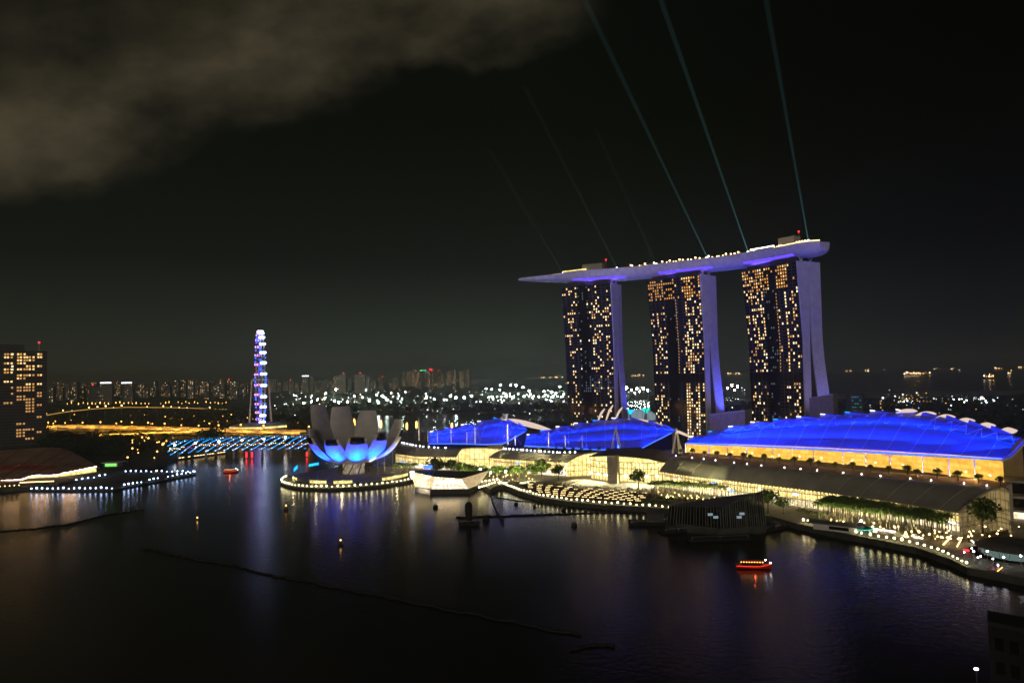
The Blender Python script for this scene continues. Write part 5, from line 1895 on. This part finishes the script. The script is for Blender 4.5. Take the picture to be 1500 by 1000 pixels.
# hotel at the left edge, its long front turned to the bay
HY = 900.0
b_ = D(68, 645, HY)
zt = D(68, 514, HY).z - LAND
HW = 118.0
o = thing("hotel_block", "dark hotel block with scattered orange windows at the left edge", "hotel", (b_.x, HY, LAND), rad(34.5))
x = MB(); x.box((-HW / 2, 20, 0), (HW, 40, zt)); wl_ = x.build("wall", "facade_hotel", o, local=True)
x = MB(); x.box((-HW / 2 - 8, 20, zt), (HW - 34, 26, 9)); x.build("roof_block", "dark_roof", o, local=True)
x = MB(); x.tube([(-9, 8, zt), (-9, 8, zt + 11)], .3); x.build("mast", "steel", o, local=True)
x = MB(); x.ico((-9, 8, zt + 11.6), 1.3); x.build("beacon", "lamp_red", o, local=True)
x = MB()  # floor edges along the front
for k in range(31):
    z = 4 + k * 3.9
    if z < zt - 2:
        x.box((-HW / 2, -.3, z), (HW, .6, .7))
x.build("floor_edging", "facade_mid", wl_, local=True)
rng = random.Random(4)
wn_ = 0
rest = MB()
for k in range(28, -1, -1):
    z = 9 + k * 3.9 + .9
    if z > zt - 3:
        continue
    for g_, x0 in enumerate((-59.0, -44.5, -37, -31, -21.5, -9.5)):
        if rng.random() < (.52 if g_ >= 3 else .24) * (0.95 if k > 10 else .35 if k < 3 else .6):
            for q in range(3 if g_ not in (2, 5) else 2 if g_ == 5 else 1):
                xx = x0 + q * 2.9 + (1.0 if q == 2 else 0)
                kd = rng.choice(["win_orange", "win_warm", "win_warm", "win_soft"]) if g_ != 2 else "win_pale"
                mb = MB() if wn_ < 97 else rest
                mb.box((xx, -.75, z), (2.1, .12, 2.1), 0, 0)
                if wn_ < 97:
                    mb.build("window", kd, wl_, local=True)
                wn_ += 1
    for xx in (-74, -78):
        if rng.random() < .3 and wn_ < 97:
            mb = MB(); mb.box((xx, -.75, z), (2.4, .12, 2.4)); mb.build("window", "win_pale", wl_, local=True); wn_ += 1
if rest.v:
    struct(rest.build("window", "win_soft", wl_, local=True), "stuff")
x = MB()
for k in range(36):
    x.ico((-66 + 1.0 * (k % 2), -1.2, zt - 3 - k * 2.9), .55)
x.build("light_string", "win_orange", o, local=True)

# ------------------------------------------------------------------ observation wheel, seen nearly edge on
WY = 1138.0
wb_ = D(381.5, 626, WY)
wc = Vector((wb_.x, WY, 85 + (555 - 555) * 1.0))
wr = 77.0
wc.z = 83.0
whl = thing("observation_wheel", "giant observation wheel seen edge on, lit blue, white and pink", "ferris wheel", (wc.x, wc.y, LAND))
wa = rad(90 + 20.3 + 3.6)            # the wheel's plane points almost at the viewer
wd = Vector((math.cos(wa), math.sin(wa), 0)); wt = Vector((-wd.y, wd.x, 0))
x = MB()
for sg in (-2.2, 2.2):
    x.tube([wc + wt * sg + wd * wr * math.cos(2 * PI * k / 64) + Vector((0, 0, wr * math.sin(2 * PI * k / 64))) for k in range(64)], .9, 5, closed=True)
for k in range(64):
    a0 = 2 * PI * k / 64
    p = wc + wd * wr * math.cos(a0) + Vector((0, 0, wr * math.sin(a0)))
    x.tube([p + wt * 2.2, p - wt * 2.2], .4, 4)
rim_ = x.build("rim", "steel", whl)
x = MB()
for k in range(120):
    a0 = 2 * PI * k / 120
    p = wc + wd * (wr - 1) * math.cos(a0) + Vector((0, 0, (wr - 1) * math.sin(a0)))
    x.ico(p + wt * R.choice([-3.4, 3.4]), 1.5, R.choice([0, 0, 0, 1]))
struct(x.build("rim_led", ["led_blue", "led_violet"], rim_), "stuff")
x = MB()
for k in range(28):
    a0 = 2 * PI * k / 28
    x.tube([wc, wc + wd * wr * math.cos(a0) + Vector((0, 0, wr * math.sin(a0)))], .12, 4)
x.build("spoke", "steel", whl)
x = MB(); x.tube([wc + wt * 12, wc - wt * 12], 2.0, 12); x.build("hub", "white_paint", whl)
for k in range(28):
    a0 = 2 * PI * (k + .5) / 28
    p = wc + wd * (wr + 3.2) * math.cos(a0) + Vector((0, 0, (wr + 3.2) * math.sin(a0)))
    near = math.cos(a0) < 0
    x = MB()
    tt = wt if True else wd
    x.tube([p - tt * 5.0, p - tt * 4.2, p + tt * 4.2, p + tt * 5.0], [.8, 1.9, 1.9, .8], 8)
    c_ = x.build("capsule", "led_wheel" if math.cos(a0) < 0.0 else "led_pink", whl)
for sg in (-1, 1):
    for d_ in (-14, 14):
        x = MB(); x.tube([wc + wt * sg * 13 + Vector((0, 0, 1)), Vector((wc.x, wc.y, 3)) + wt * sg * 17.5 + wd * d_], [.8, .95], 8); x.build("support_leg", "white_paint", whl)
tm = D(382, 632, WY - 40)
o = thing("wheel_terminal", "low lit terminal building under the observation wheel", "terminal", (tm.x, tm.y, LAND))
x = MB(); x.lathe((tm.x, tm.y, LAND), [(46, 0), (46, 8), (40, 10), (0, 11)], 40); x.build("roof", "concrete", o)
x = MB(); x.wall([(tm.x + 46.3 * math.cos(rad(200 + 7 * k)), tm.y + 46.3 * math.sin(rad(200 + 7 * k))) for k in range(21)], LAND + 4.5, LAND + 7.5); x.build("lit_front", "shop_glass", o)

# ------------------------------------------------------------------ bridges
def bridge(name, label, pts, w, th, ped, n, deckmat="asphalt", sides="concrete", led=None, piers=True, lamp_h=None, wall=1.2):
    c = resample(pts, n)
    mid = c[n // 2]
    o = thing(name, label, "bridge", (mid.x, mid.y, 0))
    L_, R_ = [], []
    for i, p in enumerate(c):
        t = (c[min(n - 1, i + 1)] - c[max(0, i - 1)]); t.z = 0; t.normalize()
        nn = Vector((-t.y, t.x, 0))
        L_.append(p + nn * w / 2); R_.append(p - nn * w / 2)
    x = MB(); x.shell([L_, R_], th); x.build("deck", deckmat, o)
    x = MB()
    for S, sg in ((L_, 1), (R_, -1)):
        x.grid([[p + Vector((0, 0, -th)) for p in S], [p + Vector((0, 0, wall)) for p in S]])
    x.build("parapet", sides, o)
    if led:
        x = MB(); x.tube([p + Vector((0, -.3, wall + .15)) for p in R_], led[1], 4); x.build("light_strip", led[0], o)
    if piers:
        for i in range(2, n - 1, piers):
            p = c[i]
            x = MB(); x.tube([(p.x, p.y, -1), (p.x, p.y, p.z - th)], [1.6, 1.2], 8); x.build("pier", "concrete", o)
    return o, c, R_


bo, bc, br_ = bridge("road_bridge", "long low road bridge glowing amber, behind the helix footbridge", [D(66, 625, 1180), D(150, 626, 1130), D(230, 628, 1060), D(300, 630.5, 1000), D(380, 632.5, 960), D(450, 634.5, 920)], 26, 5.5, True, 40, led=None, piers=4, wall=3.0, sides="parapet_pale")
for i in range(2, 39, 3):
    p = br_[i]
    light("parapet_light", "AREA", p + Vector((0, -7, 5.5)), 13000, (1, .46, .045), bo, p + Vector((0, 0, -1.0)), 55, size_y=.6)
ro, rc_, rr_ = bridge("ramp_bridge", "narrow amber ramp joining the road bridge from the left", [D(139, 637.5, 1010), D(190, 636, 985), D(240, 633.5, 970), D(300, 632.5, 955)], 9, 2.2, True, 20, led=None, piers=4, wall=1.6, sides="parapet_pale")
for i in range(1, 19, 3):
    p = rr_[i]
    light("parapet_light", "AREA", p + Vector((0, -5, 4)), 6500, (1, .46, .045), ro, p, 30, size_y=.5)
ho, hc, hr = bridge("expressway_viaduct", "high curving expressway viaduct lined with warm lights", [D(60, 609, 1350), D(90, 604, 1400), D(130, 599.5, 1460), D(180, 597, 1540), D(250, 597.5, 1640), D(330, 600, 1760)], 24, 3.0, True, 34, led=("strip_road", .55), piers=3, wall=1.2)

sl1 = lamp_proto("street_lamp", 9.0, 1.5, "lamp_sodium", "steel", .18, "amber street lamp")
sl2 = lamp_proto("viaduct_lamp", 5.0, 1.9, "lamp_warm", "steel", .2, "warm white lamp")
for p in resample(hc, 24):
    if R.random() < .35:
        continue
    sl2.put(p + Vector((0, -8, 0)), 0, "warm white lamp on the curving expressway viaduct", "lamps on the expressway viaduct", R.uniform(.25, .9), "street lamp")
for k, p in enumerate(resample(bc, 15)):
    sl1.put(p + Vector((0, 8, 0)), 0, "amber street lamp on the long road bridge", "lamps on the road bridge", R.uniform(.6, .9), "street lamp")

# helix footbridge
hx0, hx1 = D(251, 661, 745), D(452, 653, 735)
hp = [D(251, 661, 740), D(300, 656, 738), (D(350, 654, 736)), D(400, 653, 735), D(452, 652, 734)]
hb_, hcc, hrr = bridge("helix_footbridge", "curved footbridge wrapped in a double helix of blue lights", hp, 6, .8, True, 40, "wood_deck", "dark_steel", None, 8, wall=1.1)
hs = resample(hp, 161)
tot = sum((a - b_).length for a, b_ in zip(hs, hs[1:]))
for k in range(7):
    pts = []
    acc = 0
    for i, p in enumerate(hs):
        if i:
            acc += (p - hs[i - 1]).length
        a0 = -2 * PI * (acc / 68.0 + k / 7)
        t = (hs[min(160, i + 1)] - hs[max(0, i - 1)]).normalized(); nn = Vector((-t.y, t.x, 0))
        pts.append(p + Vector((0, 0, 3.6)) + nn * 7.0 * math.cos(a0) + Vector((0, 0, 7.0 * math.sin(a0))))
    x = MB(); x.tube(pts, .2, 5); ht = x.build("helix_tube", "dark_steel", hb_)
    x = MB()
    seg = MB()
    for i in range(len(pts) - 1):
        if pts[i].y < hs[i].y - 1.5:
            if i % 2 == 0:
                x.ico(pts[i] + Vector((0, -.5, 0)), .5, 0 if R.random() < .75 else 1)
            if pts[i].y < hs[i].y - 4.6 and R.random() < .85:
                seg.tube([pts[i] + Vector((0, -.35, 0)), pts[i + 1] + Vector((0, -.35, 0))], .2, 4)
        elif i % 5 == 0 and pts[i].z > hs[i].z + 4:
            x.ico(pts[i], .4, 0)
    struct(x.build("helix_led", ["led_cyan", "led_wheel"], ht), "stuff")
    struct(seg.build("led_ribbon", "led_cyan", ht), "stuff")
rnd_ = MB()
for q in resample(hs, 70):
    rnd_.ico(q + Vector((0, -2.5, 1.3 + R.uniform(0, 3))), .34, R.choice([0, 0, 1]))
struct(rnd_.build("deck_light", ["lamp_warm", "lamp_red"], hb_), "stuff")
for k, p in enumerate(along([(256, 652), (272, 650), (304, 648), (356, 645), (388, 643), (418, 641)], 14, 6)):
    post.put((p.x, p.y, LAND), 0, "tall white lamp behind the helix footbridge", "tall lamps behind the footbridge", 1.6, "lamp post")
o = thing("viewing_jetty", "low jetty with a warm light strip below the footbridge's left end", "jetty", G(295, 669, 0))
a, b_ = G(262, 671, 2), G(331, 662, 2)
x = MB(); x.shell([[a + Vector((0, 6, 0)), b_ + Vector((0, 6, 0))], [a, b_]], 1.2); x.build("deck", "quay", o)
x = MB()
for k in range(16):
    if R.random() < .85:
        p = lerp(a, b_, k / 16); q = lerp(a, b_, (k + .7) / 16)
        x.tube([p + Vector((0, -.2, .4)), q + Vector((0, -.2, .4))], .42, 4)
x.build("light_strip", "strip_warm", o)
for px, lab in ((361, "left one of a close pair of red lit bridge piers under the footbridge"), (369, "right one of a close pair of red lit bridge piers under the footbridge"), (449.5, "red lit bridge pier beside the museum's left petals")):
    p, q = D(px, 676, 735), D(px, 661, 735)
    o = thing("red_lit_pier", lab, "pier", (p.x, p.y, 0), 0, "red lit piers under the footbridge")
    x = MB(); x.tube([(p.x, p.y + 1.6, -1), (p.x, p.y + 1.6, q.z)], .9, 8); x.build("column", "concrete", o)
    x = MB(); x.box((p.x, p.y, 1), (1.4, .3, q.z - 1.5)); x.build("red_light", "lamp_red", o)

# ------------------------------------------------------------------ far city: blocks, floodlit grounds, street lights
rng = random.Random(31)
nblk = 0


def block(px0, px1, ytop, Y, mat_, label, group, lit, red=False, sign=None, kinds=("win_soft",)):
    pa, pb2 = D(px0, ytop, Y), D(px1, ytop, Y)
    zt = max(12.0, lerp(pa.z, pb2.z, .5))
    w = max(8, pb2.x - pa.x)
    c = Vector((lerp(pa.x, pb2.x, .5), Y, LAND))
    d = 18
    x = MB()
    x.box((0, d / 2, 0), (w, d, zt - LAND), 0, 0)
    x.box((rng.uniform(-.2, .2) * w, d / 2, zt - LAND), (w * .35, d * .6, 4), 0, 0)
    mats_ = [mat_, "slab_edge"] + list(kinds) + ["lamp_red", "sign_white"]
    nfl = max(3, int((zt - LAND) / 6)); ncl = max(2, int(w / 7))
    for i in range(nfl):
        x.box((0, -.15, i * (zt - LAND) / nfl + 1.0), (w * .94, .3, .9), 0, 1)
        for j in range(ncl):
            if rng.random() < lit:
                x.box((-w / 2 + w * (j + .5) / ncl, -.3, i * (zt - LAND) / nfl + 2.6), (min(3.2, w / ncl * .6), .3, 2.6), 0, 2 + rng.randrange(len(kinds)))
    if red:
        x.ico((rng.uniform(-.3, .3) * w, d / 2, zt - LAND + 7), 2.6, 2 + len(kinds))
        x.tube([(0, d / 2, zt - LAND), (0, d / 2, zt - LAND + 6)], .3, 4, 0)
    if sign:
        x.box((0, -.4, zt - LAND - 1), (w * .9, .5, sign), 0, 3 + len(kinds))
    o = x.build("housing_block" if lit > 0 else "far_block", mats_)
    o.location = c
    tag(o, label, "building", group)


for k in range(52):
    px = 74 + k * 5.7 + rng.uniform(-3, 3)
    Y = rng.uniform(2700, 4300)
    block(px, px + rng.uniform(4, 12), rng.uniform(559.5, 570) - (px - 70) * .016, Y, rng.choice(["facade_pale", "facade_mid", "facade_mid", "facade_dark"]), "distant housing block on the left skyline behind the expressway", "housing blocks on the left skyline", .34, rng.random() < .07, None, ("win_warm", "win_orange", "win_soft", "win_cool", "win_pale"))
block(128, 146, 566, 2650, "facade_dark", "dark distant block with a red beacon left of the bright roof signs", None, .1, True)
block(146, 164, 561, 2600, "facade_mid", "distant block with a long white roof sign, left of two", None, .1, False, 5, ("win_soft",))
block(177, 194, 561, 2650, "facade_mid", "distant block with a long bluish white roof sign, right of two", None, .1, False, 5, ("win_soft",))
block(442, 453, 551, 3600, "facade_mid", "distant block with a short white roof sign right of the wheel", None, .1, False, 6)
for px0, px1, yt, lab in ((488, 497, 551, "pale distant tower block, left of the pale pair"), (497, 506, 548, "taller pale distant tower block with a red beacon, in the left pale pair"), (519, 535, 548, "broad pale distant tower block with red beacons"), (536, 541, 552, "narrow grey distant block right of the broad pale one")):
    block(px0, px1, yt, 3300, "facade_pale", lab, None, .25, yt < 551, None, ("win_cool", "win_soft"))
for k in range(16):
    px = 590 + k * 6.2 + rng.uniform(-2, 2)
    block(px, px + rng.uniform(4, 9), rng.uniform(541, 552), rng.uniform(3800, 5200), "facade_dark", "dark distant tower among the cluster of coloured signs right of the museum", "distant towers right of the museum", .4, k in (5, 6, 8), None, ("win_soft", "win_warm"))
for k in range(20):
    px = 395 + k * 9.5 + rng.uniform(-3, 3)
    block(px, px + rng.uniform(5, 10), rng.uniform(552, 562), rng.uniform(3300, 4600), rng.choice(["facade_mid", "facade_dark"]), "low distant block behind the floodlit grounds", "distant blocks behind the floodlit grounds", .3, k % 7 == 3, None, ("win_soft", "win_warm", "win_cool"))
for px, py, c_, lab in ((617, 542.5, "led_green", "green"), (622, 542.5, "led_teal", "teal"), (631, 541, "lamp_red", "red")):
    p = D(px, py, 3790)
    x = MB(); x.box((p.x, p.y, p.z - 3), (16, 2, 7)); x.tube([(p.x, p.y + 3, LAND), (p.x, p.y + 3, p.z + 4)], 1.5, 4, 1)
    tag(x.build("roof_sign", [c_, "dark_steel"]), f"glowing {lab} sign high on the distant towers right of the museum", "sign")

# dark woods and parkland, as one mass each
def woods(name, spots, h, size, nq, seed):
    r2 = random.Random(seed)
    mb = MB()
    for p in spots:
        hh = h * r2.uniform(.6, 1.25)
        leaf_quads(mb, (p[0], p[1], LAND + hh * .55), hh * .75, nq, size, r2, .62)
    struct(mb.build(name, "far_leaf"), "stuff")


sp1 = []
for k in range(520):
    px = R.uniform(60, 470); py = R.uniform(598, 634)
    if 70 < px < 450 and 622 < py - (px - 70) * .02 < 636:
        continue
    p = G(px, py, 3); sp1.append((p.x, p.y))
woods("woods", sp1, 12, 2.4, 40, 1)
sp2 = []
for k in range(420):
    px = R.uniform(440, 850); py = R.choice([R.uniform(594, 603), R.uniform(570, 603)])
    if (425 < px < 610 and 579 < py < 592.5) or (690 < px < 835 and 572 < py < 588):
        continue
    p = G(px, py, 3); sp2.append((p.x, p.y))
woods("woods", sp2, 11, 3.2, 34, 2)
for k, q in enumerate(([(425, 581), (600, 580), (612, 590), (428, 592)], [(690, 574), (832, 572), (834, 586), (700, 587)])):
    mb = MB(); mb.add([(p.x, p.y, LAND + .05) for p in [G(a, b_, LAND) for a, b_ in q]], [(3, 2, 1, 0)])
    struct(mb.build("sports_field", "turf"))
sp3 = []
for k in range(520):
    px = R.uniform(905, 1560); py = R.uniform(583, 640)
    p = G(px, py, 3)
    if p.y < 560 or (p.y < 900 and px < 1240):
        continue
    sp3.append((p.x, p.y))
woods("woods", sp3, 11, 2.6, 36, 3)
sp4 = []
for k in range(150):
    px = R.choice([R.uniform(60, 180), R.uniform(0, 260)]); py = R.uniform(641, 668)
    p = G(px, py, 3); sp4.append((p.x, p.y))
woods("woods", sp4, 11, 1.8, 60, 4)
sp5 = [(G(R.uniform(700, 835), R.uniform(624, 631), 3)) for _ in range(70)]
woods("woods", [(p.x, p.y) for p in sp5], 9, 1.8, 50, 5)
bt = tree_proto(51, 20, 15, "broad_tree")
bt.put(G(310, 652, LAND), 0, "big round dark tree standing in front of the amber road bridge", None, 1.0, "tree")

# floodlight masts on the grounds across the channel
fl = lamp_proto("floodlight_mast", 24, 3.4, "lamp_flood", "steel", .35, "floodlight mast", "floodlight", "bank")
for k, (px, py) in enumerate([(431, 579), (445, 590), (456, 588), (465, 585), (477, 576), (490, 587), (496, 589), (509, 588), (519, 580), (531, 582), (541, 586), (552, 578), (566, 585), (554, 589), (589, 584), (625, 581), (636, 584), (660, 580), (668, 582), (680, 582), (691, 580), (720, 581), (732, 571), (738, 576), (747, 577), (752, 581), (733, 564), (748, 564), (756, 564), (766, 567), (775, 572), (777, 577), (797, 573), (799, 578), (808, 574), (814, 576), (820, 566), (826, 577), (536, 571), (492, 570), (476, 583), (560, 580), (720, 570), (712, 569)]):
    Y = 75000.0 / max(20, (py - (546 - .022 * (px - 750)))) * .82
    Y = min(Y, 2900)
    p = D(px, py, Y)
    s_ = max(.25, (p.z - LAND) / 24.0)
    fl.put((p.x, p.y, LAND), 0, "floodlight mast with a white lamp bank on the grounds across the channel", "floodlight masts across the channel", (lambda q: (q, q, s_))(Y / 2100 * R.choice([.25, .35, .45, .6, .7])))
for k in range(56):
    px = R.choice([R.uniform(430, 600), R.uniform(560, 835), R.uniform(700, 830)]); py = R.gauss(590, 3.5)
    p = G(px, py, 8)
    post.put((p.x, p.y, LAND), 0, "small white lamp along the far bank across the channel", "white lamps on the far bank", R.choice([1.5, 2.2, 3.0]), "lamp post")
for px in [722 + 6.3 * k for k in range(5)] + [768 + 7 * k for k in range(9)]:
    p = G(px, 588 + R.uniform(-.6, .6), 8)
    post.put((p.x, p.y, LAND), 0, "white lamp in the bright row on the far bank near the left tower", "row of white lamps near the left tower", 2.6, "lamp post")
for px, py in ((918, 568), (925, 571), (933, 569), (943, 569), (949, 571), (937, 573), (930, 575), (1066, 568), (1076, 571), (1072, 564), (1080, 566)):
    Y = 2000
    p = D(px, py, Y)
    fl.put((p.x, p.y, LAND), 0, "floodlight mast seen through the gaps between the towers", "floodlight masts behind the towers", (.5, .5, max(.25, (p.z - LAND) / 24)))

# amber street lamps of the left bank
for k, px in enumerate(range(98, 336, 6)):
    if R.random() < .3:
        continue
    p = D(px + R.uniform(-1, 1), 590.5 - (px - 98) * .004 + R.uniform(-1.2, 1.2), R.uniform(1800, 2200))
    sl1.put((p.x, p.y, LAND), 0, "amber street lamp in the long far row above the viaduct", "far row of amber street lamps", (lambda q: (q, q, max(.5, (p.z - LAND) / 10)))(R.choice([.4, .55, .75])), "street lamp")
for k in range(44):
    px = R.uniform(72, 440); py = R.uniform(606, 622)
    p = G(px, py, 10)
    sl1.put((p.x, p.y, LAND), 0, "amber street lamp among the dark trees behind the road bridge", "street lamps behind the road bridge", R.uniform(.35, .8), "street lamp")
for k in range(20):
    px = R.uniform(185, 262); py = R.uniform(640, 672)
    p = G(px, py, 8)
    sl1.put((p.x, p.y, LAND), 0, "lamp among the trees near the footbridge's left end", "lamps near the footbridge's left end", R.uniform(.35, .75), "street lamp")
for px, py, lab in ((558, 622, "lamp just right of the museum's rear petal"), (515, 622, "left lamp seen between the museum's petals"), (519, 620, "right lamp seen between the museum's petals"), (596, 625, "lamp left of the tall mast beside the museum"), (610, 623, "lamp beside the tall mast near the museum"), (662, 625, "lamp behind the smallest blue roof")):
    p = D(px, py, 700)
    sl1.put((p.x, p.y, LAND), 0, "warm street " + lab, None, (.7, .7, (p.z - LAND) / 10), "street lamp")


def sparkle(name, n, region, mats_, sizes, seed, label=None):
    r2 = random.Random(seed)
    mb = MB()
    for k in range(n):
        px, py = region(r2)
        p = G(px, py, 7)
        if p.y > 12000 or p.y < 0:
            continue
        mb.ico(p, p.y / 1000 * r2.choice(sizes), r2.randrange(len(mats_)))
    struct(mb.build(name, mats_), "stuff")


glow("far_amber", (1.0, .45, .10), 1.3)
glow("far_pale", (.85, .95, .75), 1.2)
glow("far_white", (.9, .99, .97), 6.0)
sparkle("city_lights", 150, lambda r: (r.uniform(70, 600), r.uniform(562, 584)), ["far_amber", "far_pale", "far_amber"], (.35, .5, .7), 3)
sparkle("city_lights", 300, lambda r: (r.uniform(400, 830), r.gauss(594, 5.5)), ["far_pale", "far_white", "far_amber", "far_pale"], (.3, .45, .7), 4)
sparkle("city_lights", 120, lambda r: (r.uniform(430, 830), r.uniform(570, 590)), ["far_pale", "far_white", "far_amber"], (.3, .5, .8), 14)
sparkle("city_lights", 90, lambda r: (r.uniform(580, 700), r.uniform(553, 562)), ["far_amber", "far_pale"], (.3, .45), 5)
sparkle("garden_lights", 85, lambda r: (r.gauss(1330, 26), r.gauss(586, 6)), ["far_amber", "far_pale", "far_white", "far_amber"], (.4, .7, 1.0), 6)
sparkle("garden_lights", 70, lambda r: (r.uniform(1230, 1500), r.uniform(577, 625)), ["far_pale", "far_white", "far_amber"], (.3, .5, .8), 7)
sparkle("garden_lights", 28, lambda r: (r.gauss(1432, 16), r.gauss(584, 2.5)), ["far_white", "far_white"], (.8, 1.2), 8)
sparkle("garden_lights", 60, lambda r: (r.choice([r.uniform(915, 948), r.uniform(1056, 1092)]), r.uniform(562, 604)), ["far_white", "far_amber", "far_pale"], (.35, .6), 9)

# cyan lit building in the gardens, conservatory dome and canopy trees
p = D(1252, 604, 900)
o = thing("cyan_lit_building", "dark building with stacked cyan window lights behind the largest blue roof", "building", (p.x, p.y, LAND))
x = MB(); x.box((p.x, p.y, LAND), (16, 12, 44)); x.build("wall", "facade_dark", o)
x = MB()
for i in range(9):
    for j in range(4):
        if R.random() < .6:
            x.box((p.x - 5 + j * 3.3, p.y - 6.1, 8 + i * 4.4), (2.0, .2, 1.1), 0, R.choice([0, 1]))
struct(x.build("window", ["dim_cyan", "dim_teal"], o), "stuff")
c = D(940, 609, 930)
o = thing("glass_conservatory", "white lit ribbed glass dome behind the left tower", "conservatory", (c.x, c.y, LAND))
x = MB()
rowsd = []
for i in range(9):
    th_ = PI / 2 * i / 8
    rowsd.append([Vector((c.x + 20 * math.cos(th_) * math.cos(2 * PI * k / 28), c.y + 30 * math.cos(th_) * math.sin(2 * PI * k / 28), c.z - 4 + 13 * math.sin(th_))) for k in range(29)])
x.grid(rowsd); x.build("glass_dome", "win_cool", o)
x = MB()
for k in range(0, 28, 2):
    x.tube([r[k] * 1.0 + Vector((0, 0, .2)) for r in rowsd], .35, 4)
x.build("rib", "white_paint", o)
x = MB(); x.lathe((c.x, c.y, 0), [(20, LAND), (20, c.z - 4)], 28); x.build("plinth", "concrete", o)
for px, py, lab in ((923, 600, "cyan lit steel canopy tree left of the glass dome"), (946, 598, "cyan lit steel canopy tree right of the glass dome")):
    c = D(px, py, 900)
    o = thing("canopy_tree", lab, "steel tree", (c.x, c.y, LAND), 0, "steel canopy trees")
    x = MB(); x.tube([(c.x, c.y, LAND), (c.x, c.y, c.z - 6)], [2.2, 1.3], 10); x.build("trunk", "steel", o)
    x = MB(); x.lathe((c.x, c.y, c.z - 6), [(1.3, 0), (2.4, 2.5), (6.5, 5.5), (6.0, 5.7), (0, 4)], 18); x.build("canopy", "led_teal" if px > 930 else "led_cyan", o)
c = D(962, 600, 880)
o = thing("tower_crane", "pale crane jib leaning behind the middle tower", "crane", (c.x - 30, c.y, LAND))
x = MB(); a = D(944, 612, 880); b_ = D(951, 572, 880); x.tube([(a.x, a.y, LAND), a, b_], [1.0, .8, .5], 6); x.build("mast", "steel", o)
x = MB(); x.tube([b_, D(962, 580, 880)], [.4, .25], 5); x.tube([D(947, 592, 880), D(960, 584, 880)], .25, 5); x.build("jib", "steel", o)

# ships lying off the coast
def ship(px, py, wpx, label, mats_, n, hgt=4, seed=1):
    r2 = random.Random(seed)
    c = G(px, py, 0)
    Y = min(c.y, 9000)
    c = Vector((ray(px, py).x / ray(px, py).y * Y, Y, 0))
    L = wpx * Y / 1000
    o = thing("ship", label, "ship", c)
    x = MB()
    w = L * .12
    x.add([(-L * .48, -w / 2, 0), (L * .44, -w / 2, 0), (L * .44, w / 2, 0), (-L * .48, w / 2, 0), (-L * .5, -w / 2, hgt * 2.5), (L * .5, -w * .1, hgt * 3.0), (L * .5, w * .1, hgt * 3.0), (-L * .5, w / 2, hgt * 2.5)],
          [(3, 2, 1, 0), (4, 5, 6, 7), (0, 1, 5, 4), (1, 2, 6, 5), (2, 3, 7, 6), (3, 0, 4, 7)]); x.build("hull", "dark_steel", o, local=True)
    x = MB(); x.box((-L * .36, 0, hgt * 2.5), (L * .12, w * .8, hgt * 5)); x.tube([(L * .1, 0, hgt * 2.6), (L * .1, 0, hgt * 8)], .8, 4); x.tube([(L * .3, 0, hgt * 2.6), (L * .3, 0, hgt * 7)], .8, 4); x.build("superstructure", "white_paint", o, local=True)
    x = MB()
    for k in range(n):
        x.ico((r2.uniform(-.47, .45) * L, -w * .5 - 1, hgt * 2.6 + abs(r2.gauss(0, 1)) * hgt * 1.6), Y / 1000 * r2.choice([.35, .5, .75]), r2.randrange(len(mats_)))
    x.build("deck_light", mats_, o, local=True)


glow("ship_amber", (1.0, .50, .13), 8.0)
glow("ship_white", (1.0, .88, .66), 8.0)
AM = ["ship_amber", "ship_amber", "ship_white"]
for px, py, wp, lab, n, s_ in ((1245, 537.5, 14, "anchored ship with orange lights just right of the right tower", 7, 1), (1268, 537, 10, "anchored ship with pale lights second from the right tower", 8, 2), (1342, 549, 42, "long brightly lit anchored ship in the middle of the right horizon", 34, 3), (1372, 540, 10, "small anchored ship above the long bright one", 4, 4), (1393, 538, 9, "small anchored ship right of the one above the long ship", 5, 5), (1448, 555, 15, "nearer anchored ship with amber lights at the right", 14, 6), (1462, 541, 12, "anchored ship with mast lights at the right horizon", 8, 7), (1480, 549, 10, "anchored ship with red and amber lights near the right edge", 8, 8), (1496, 536, 12, "anchored ship with amber lights at the picture's right edge", 8, 9), (1404, 544, 5, "tiny anchored ship left of a row of sea lights", 2, 10), (814, 546, 22, "anchored ship with amber lights just left of the left tower", 16, 11), (796, 546.5, 10, "small anchored ship further left of the left tower", 5, 12), (935, 546, 24, "anchored ship with amber lights between the left and middle towers", 16, 13), (1075, 540, 24, "anchored ship with amber lights between the middle and right towers", 15, 14), (1293, 542.5, 3, "single white lit buoy boat at sea right of the right tower", 1, 15)):
    ship(px, py, wp, lab, AM if n > 1 else ["ship_white"], n, 4, s_)

# ------------------------------------------------------------------ night haze over bay and city
hz = MB()
hz.box((0, 12500, -2), (24000, 27400, 262))
hm = bpy.data.materials.new("haze_air")
hm.use_nodes = True
nd, lk = hm.node_tree.nodes, hm.node_tree.links
nd.clear()
pvn = N(nd, "ShaderNodeVolumePrincipled")
pvn.inputs["Color"].default_value = (0.80, 0.90, 0.82, 1)
pvn.inputs["Density"].default_value = 0.00016
pvn.inputs["Anisotropy"].default_value = 0.3
ov = N(nd, "ShaderNodeOutputMaterial")
lk.new(pvn.outputs[0], ov.inputs["Volume"])
M["haze_air"] = hm
USE_HAZE = True
if USE_HAZE:
    struct(hz.build("haze", "haze_air"), "stuff")
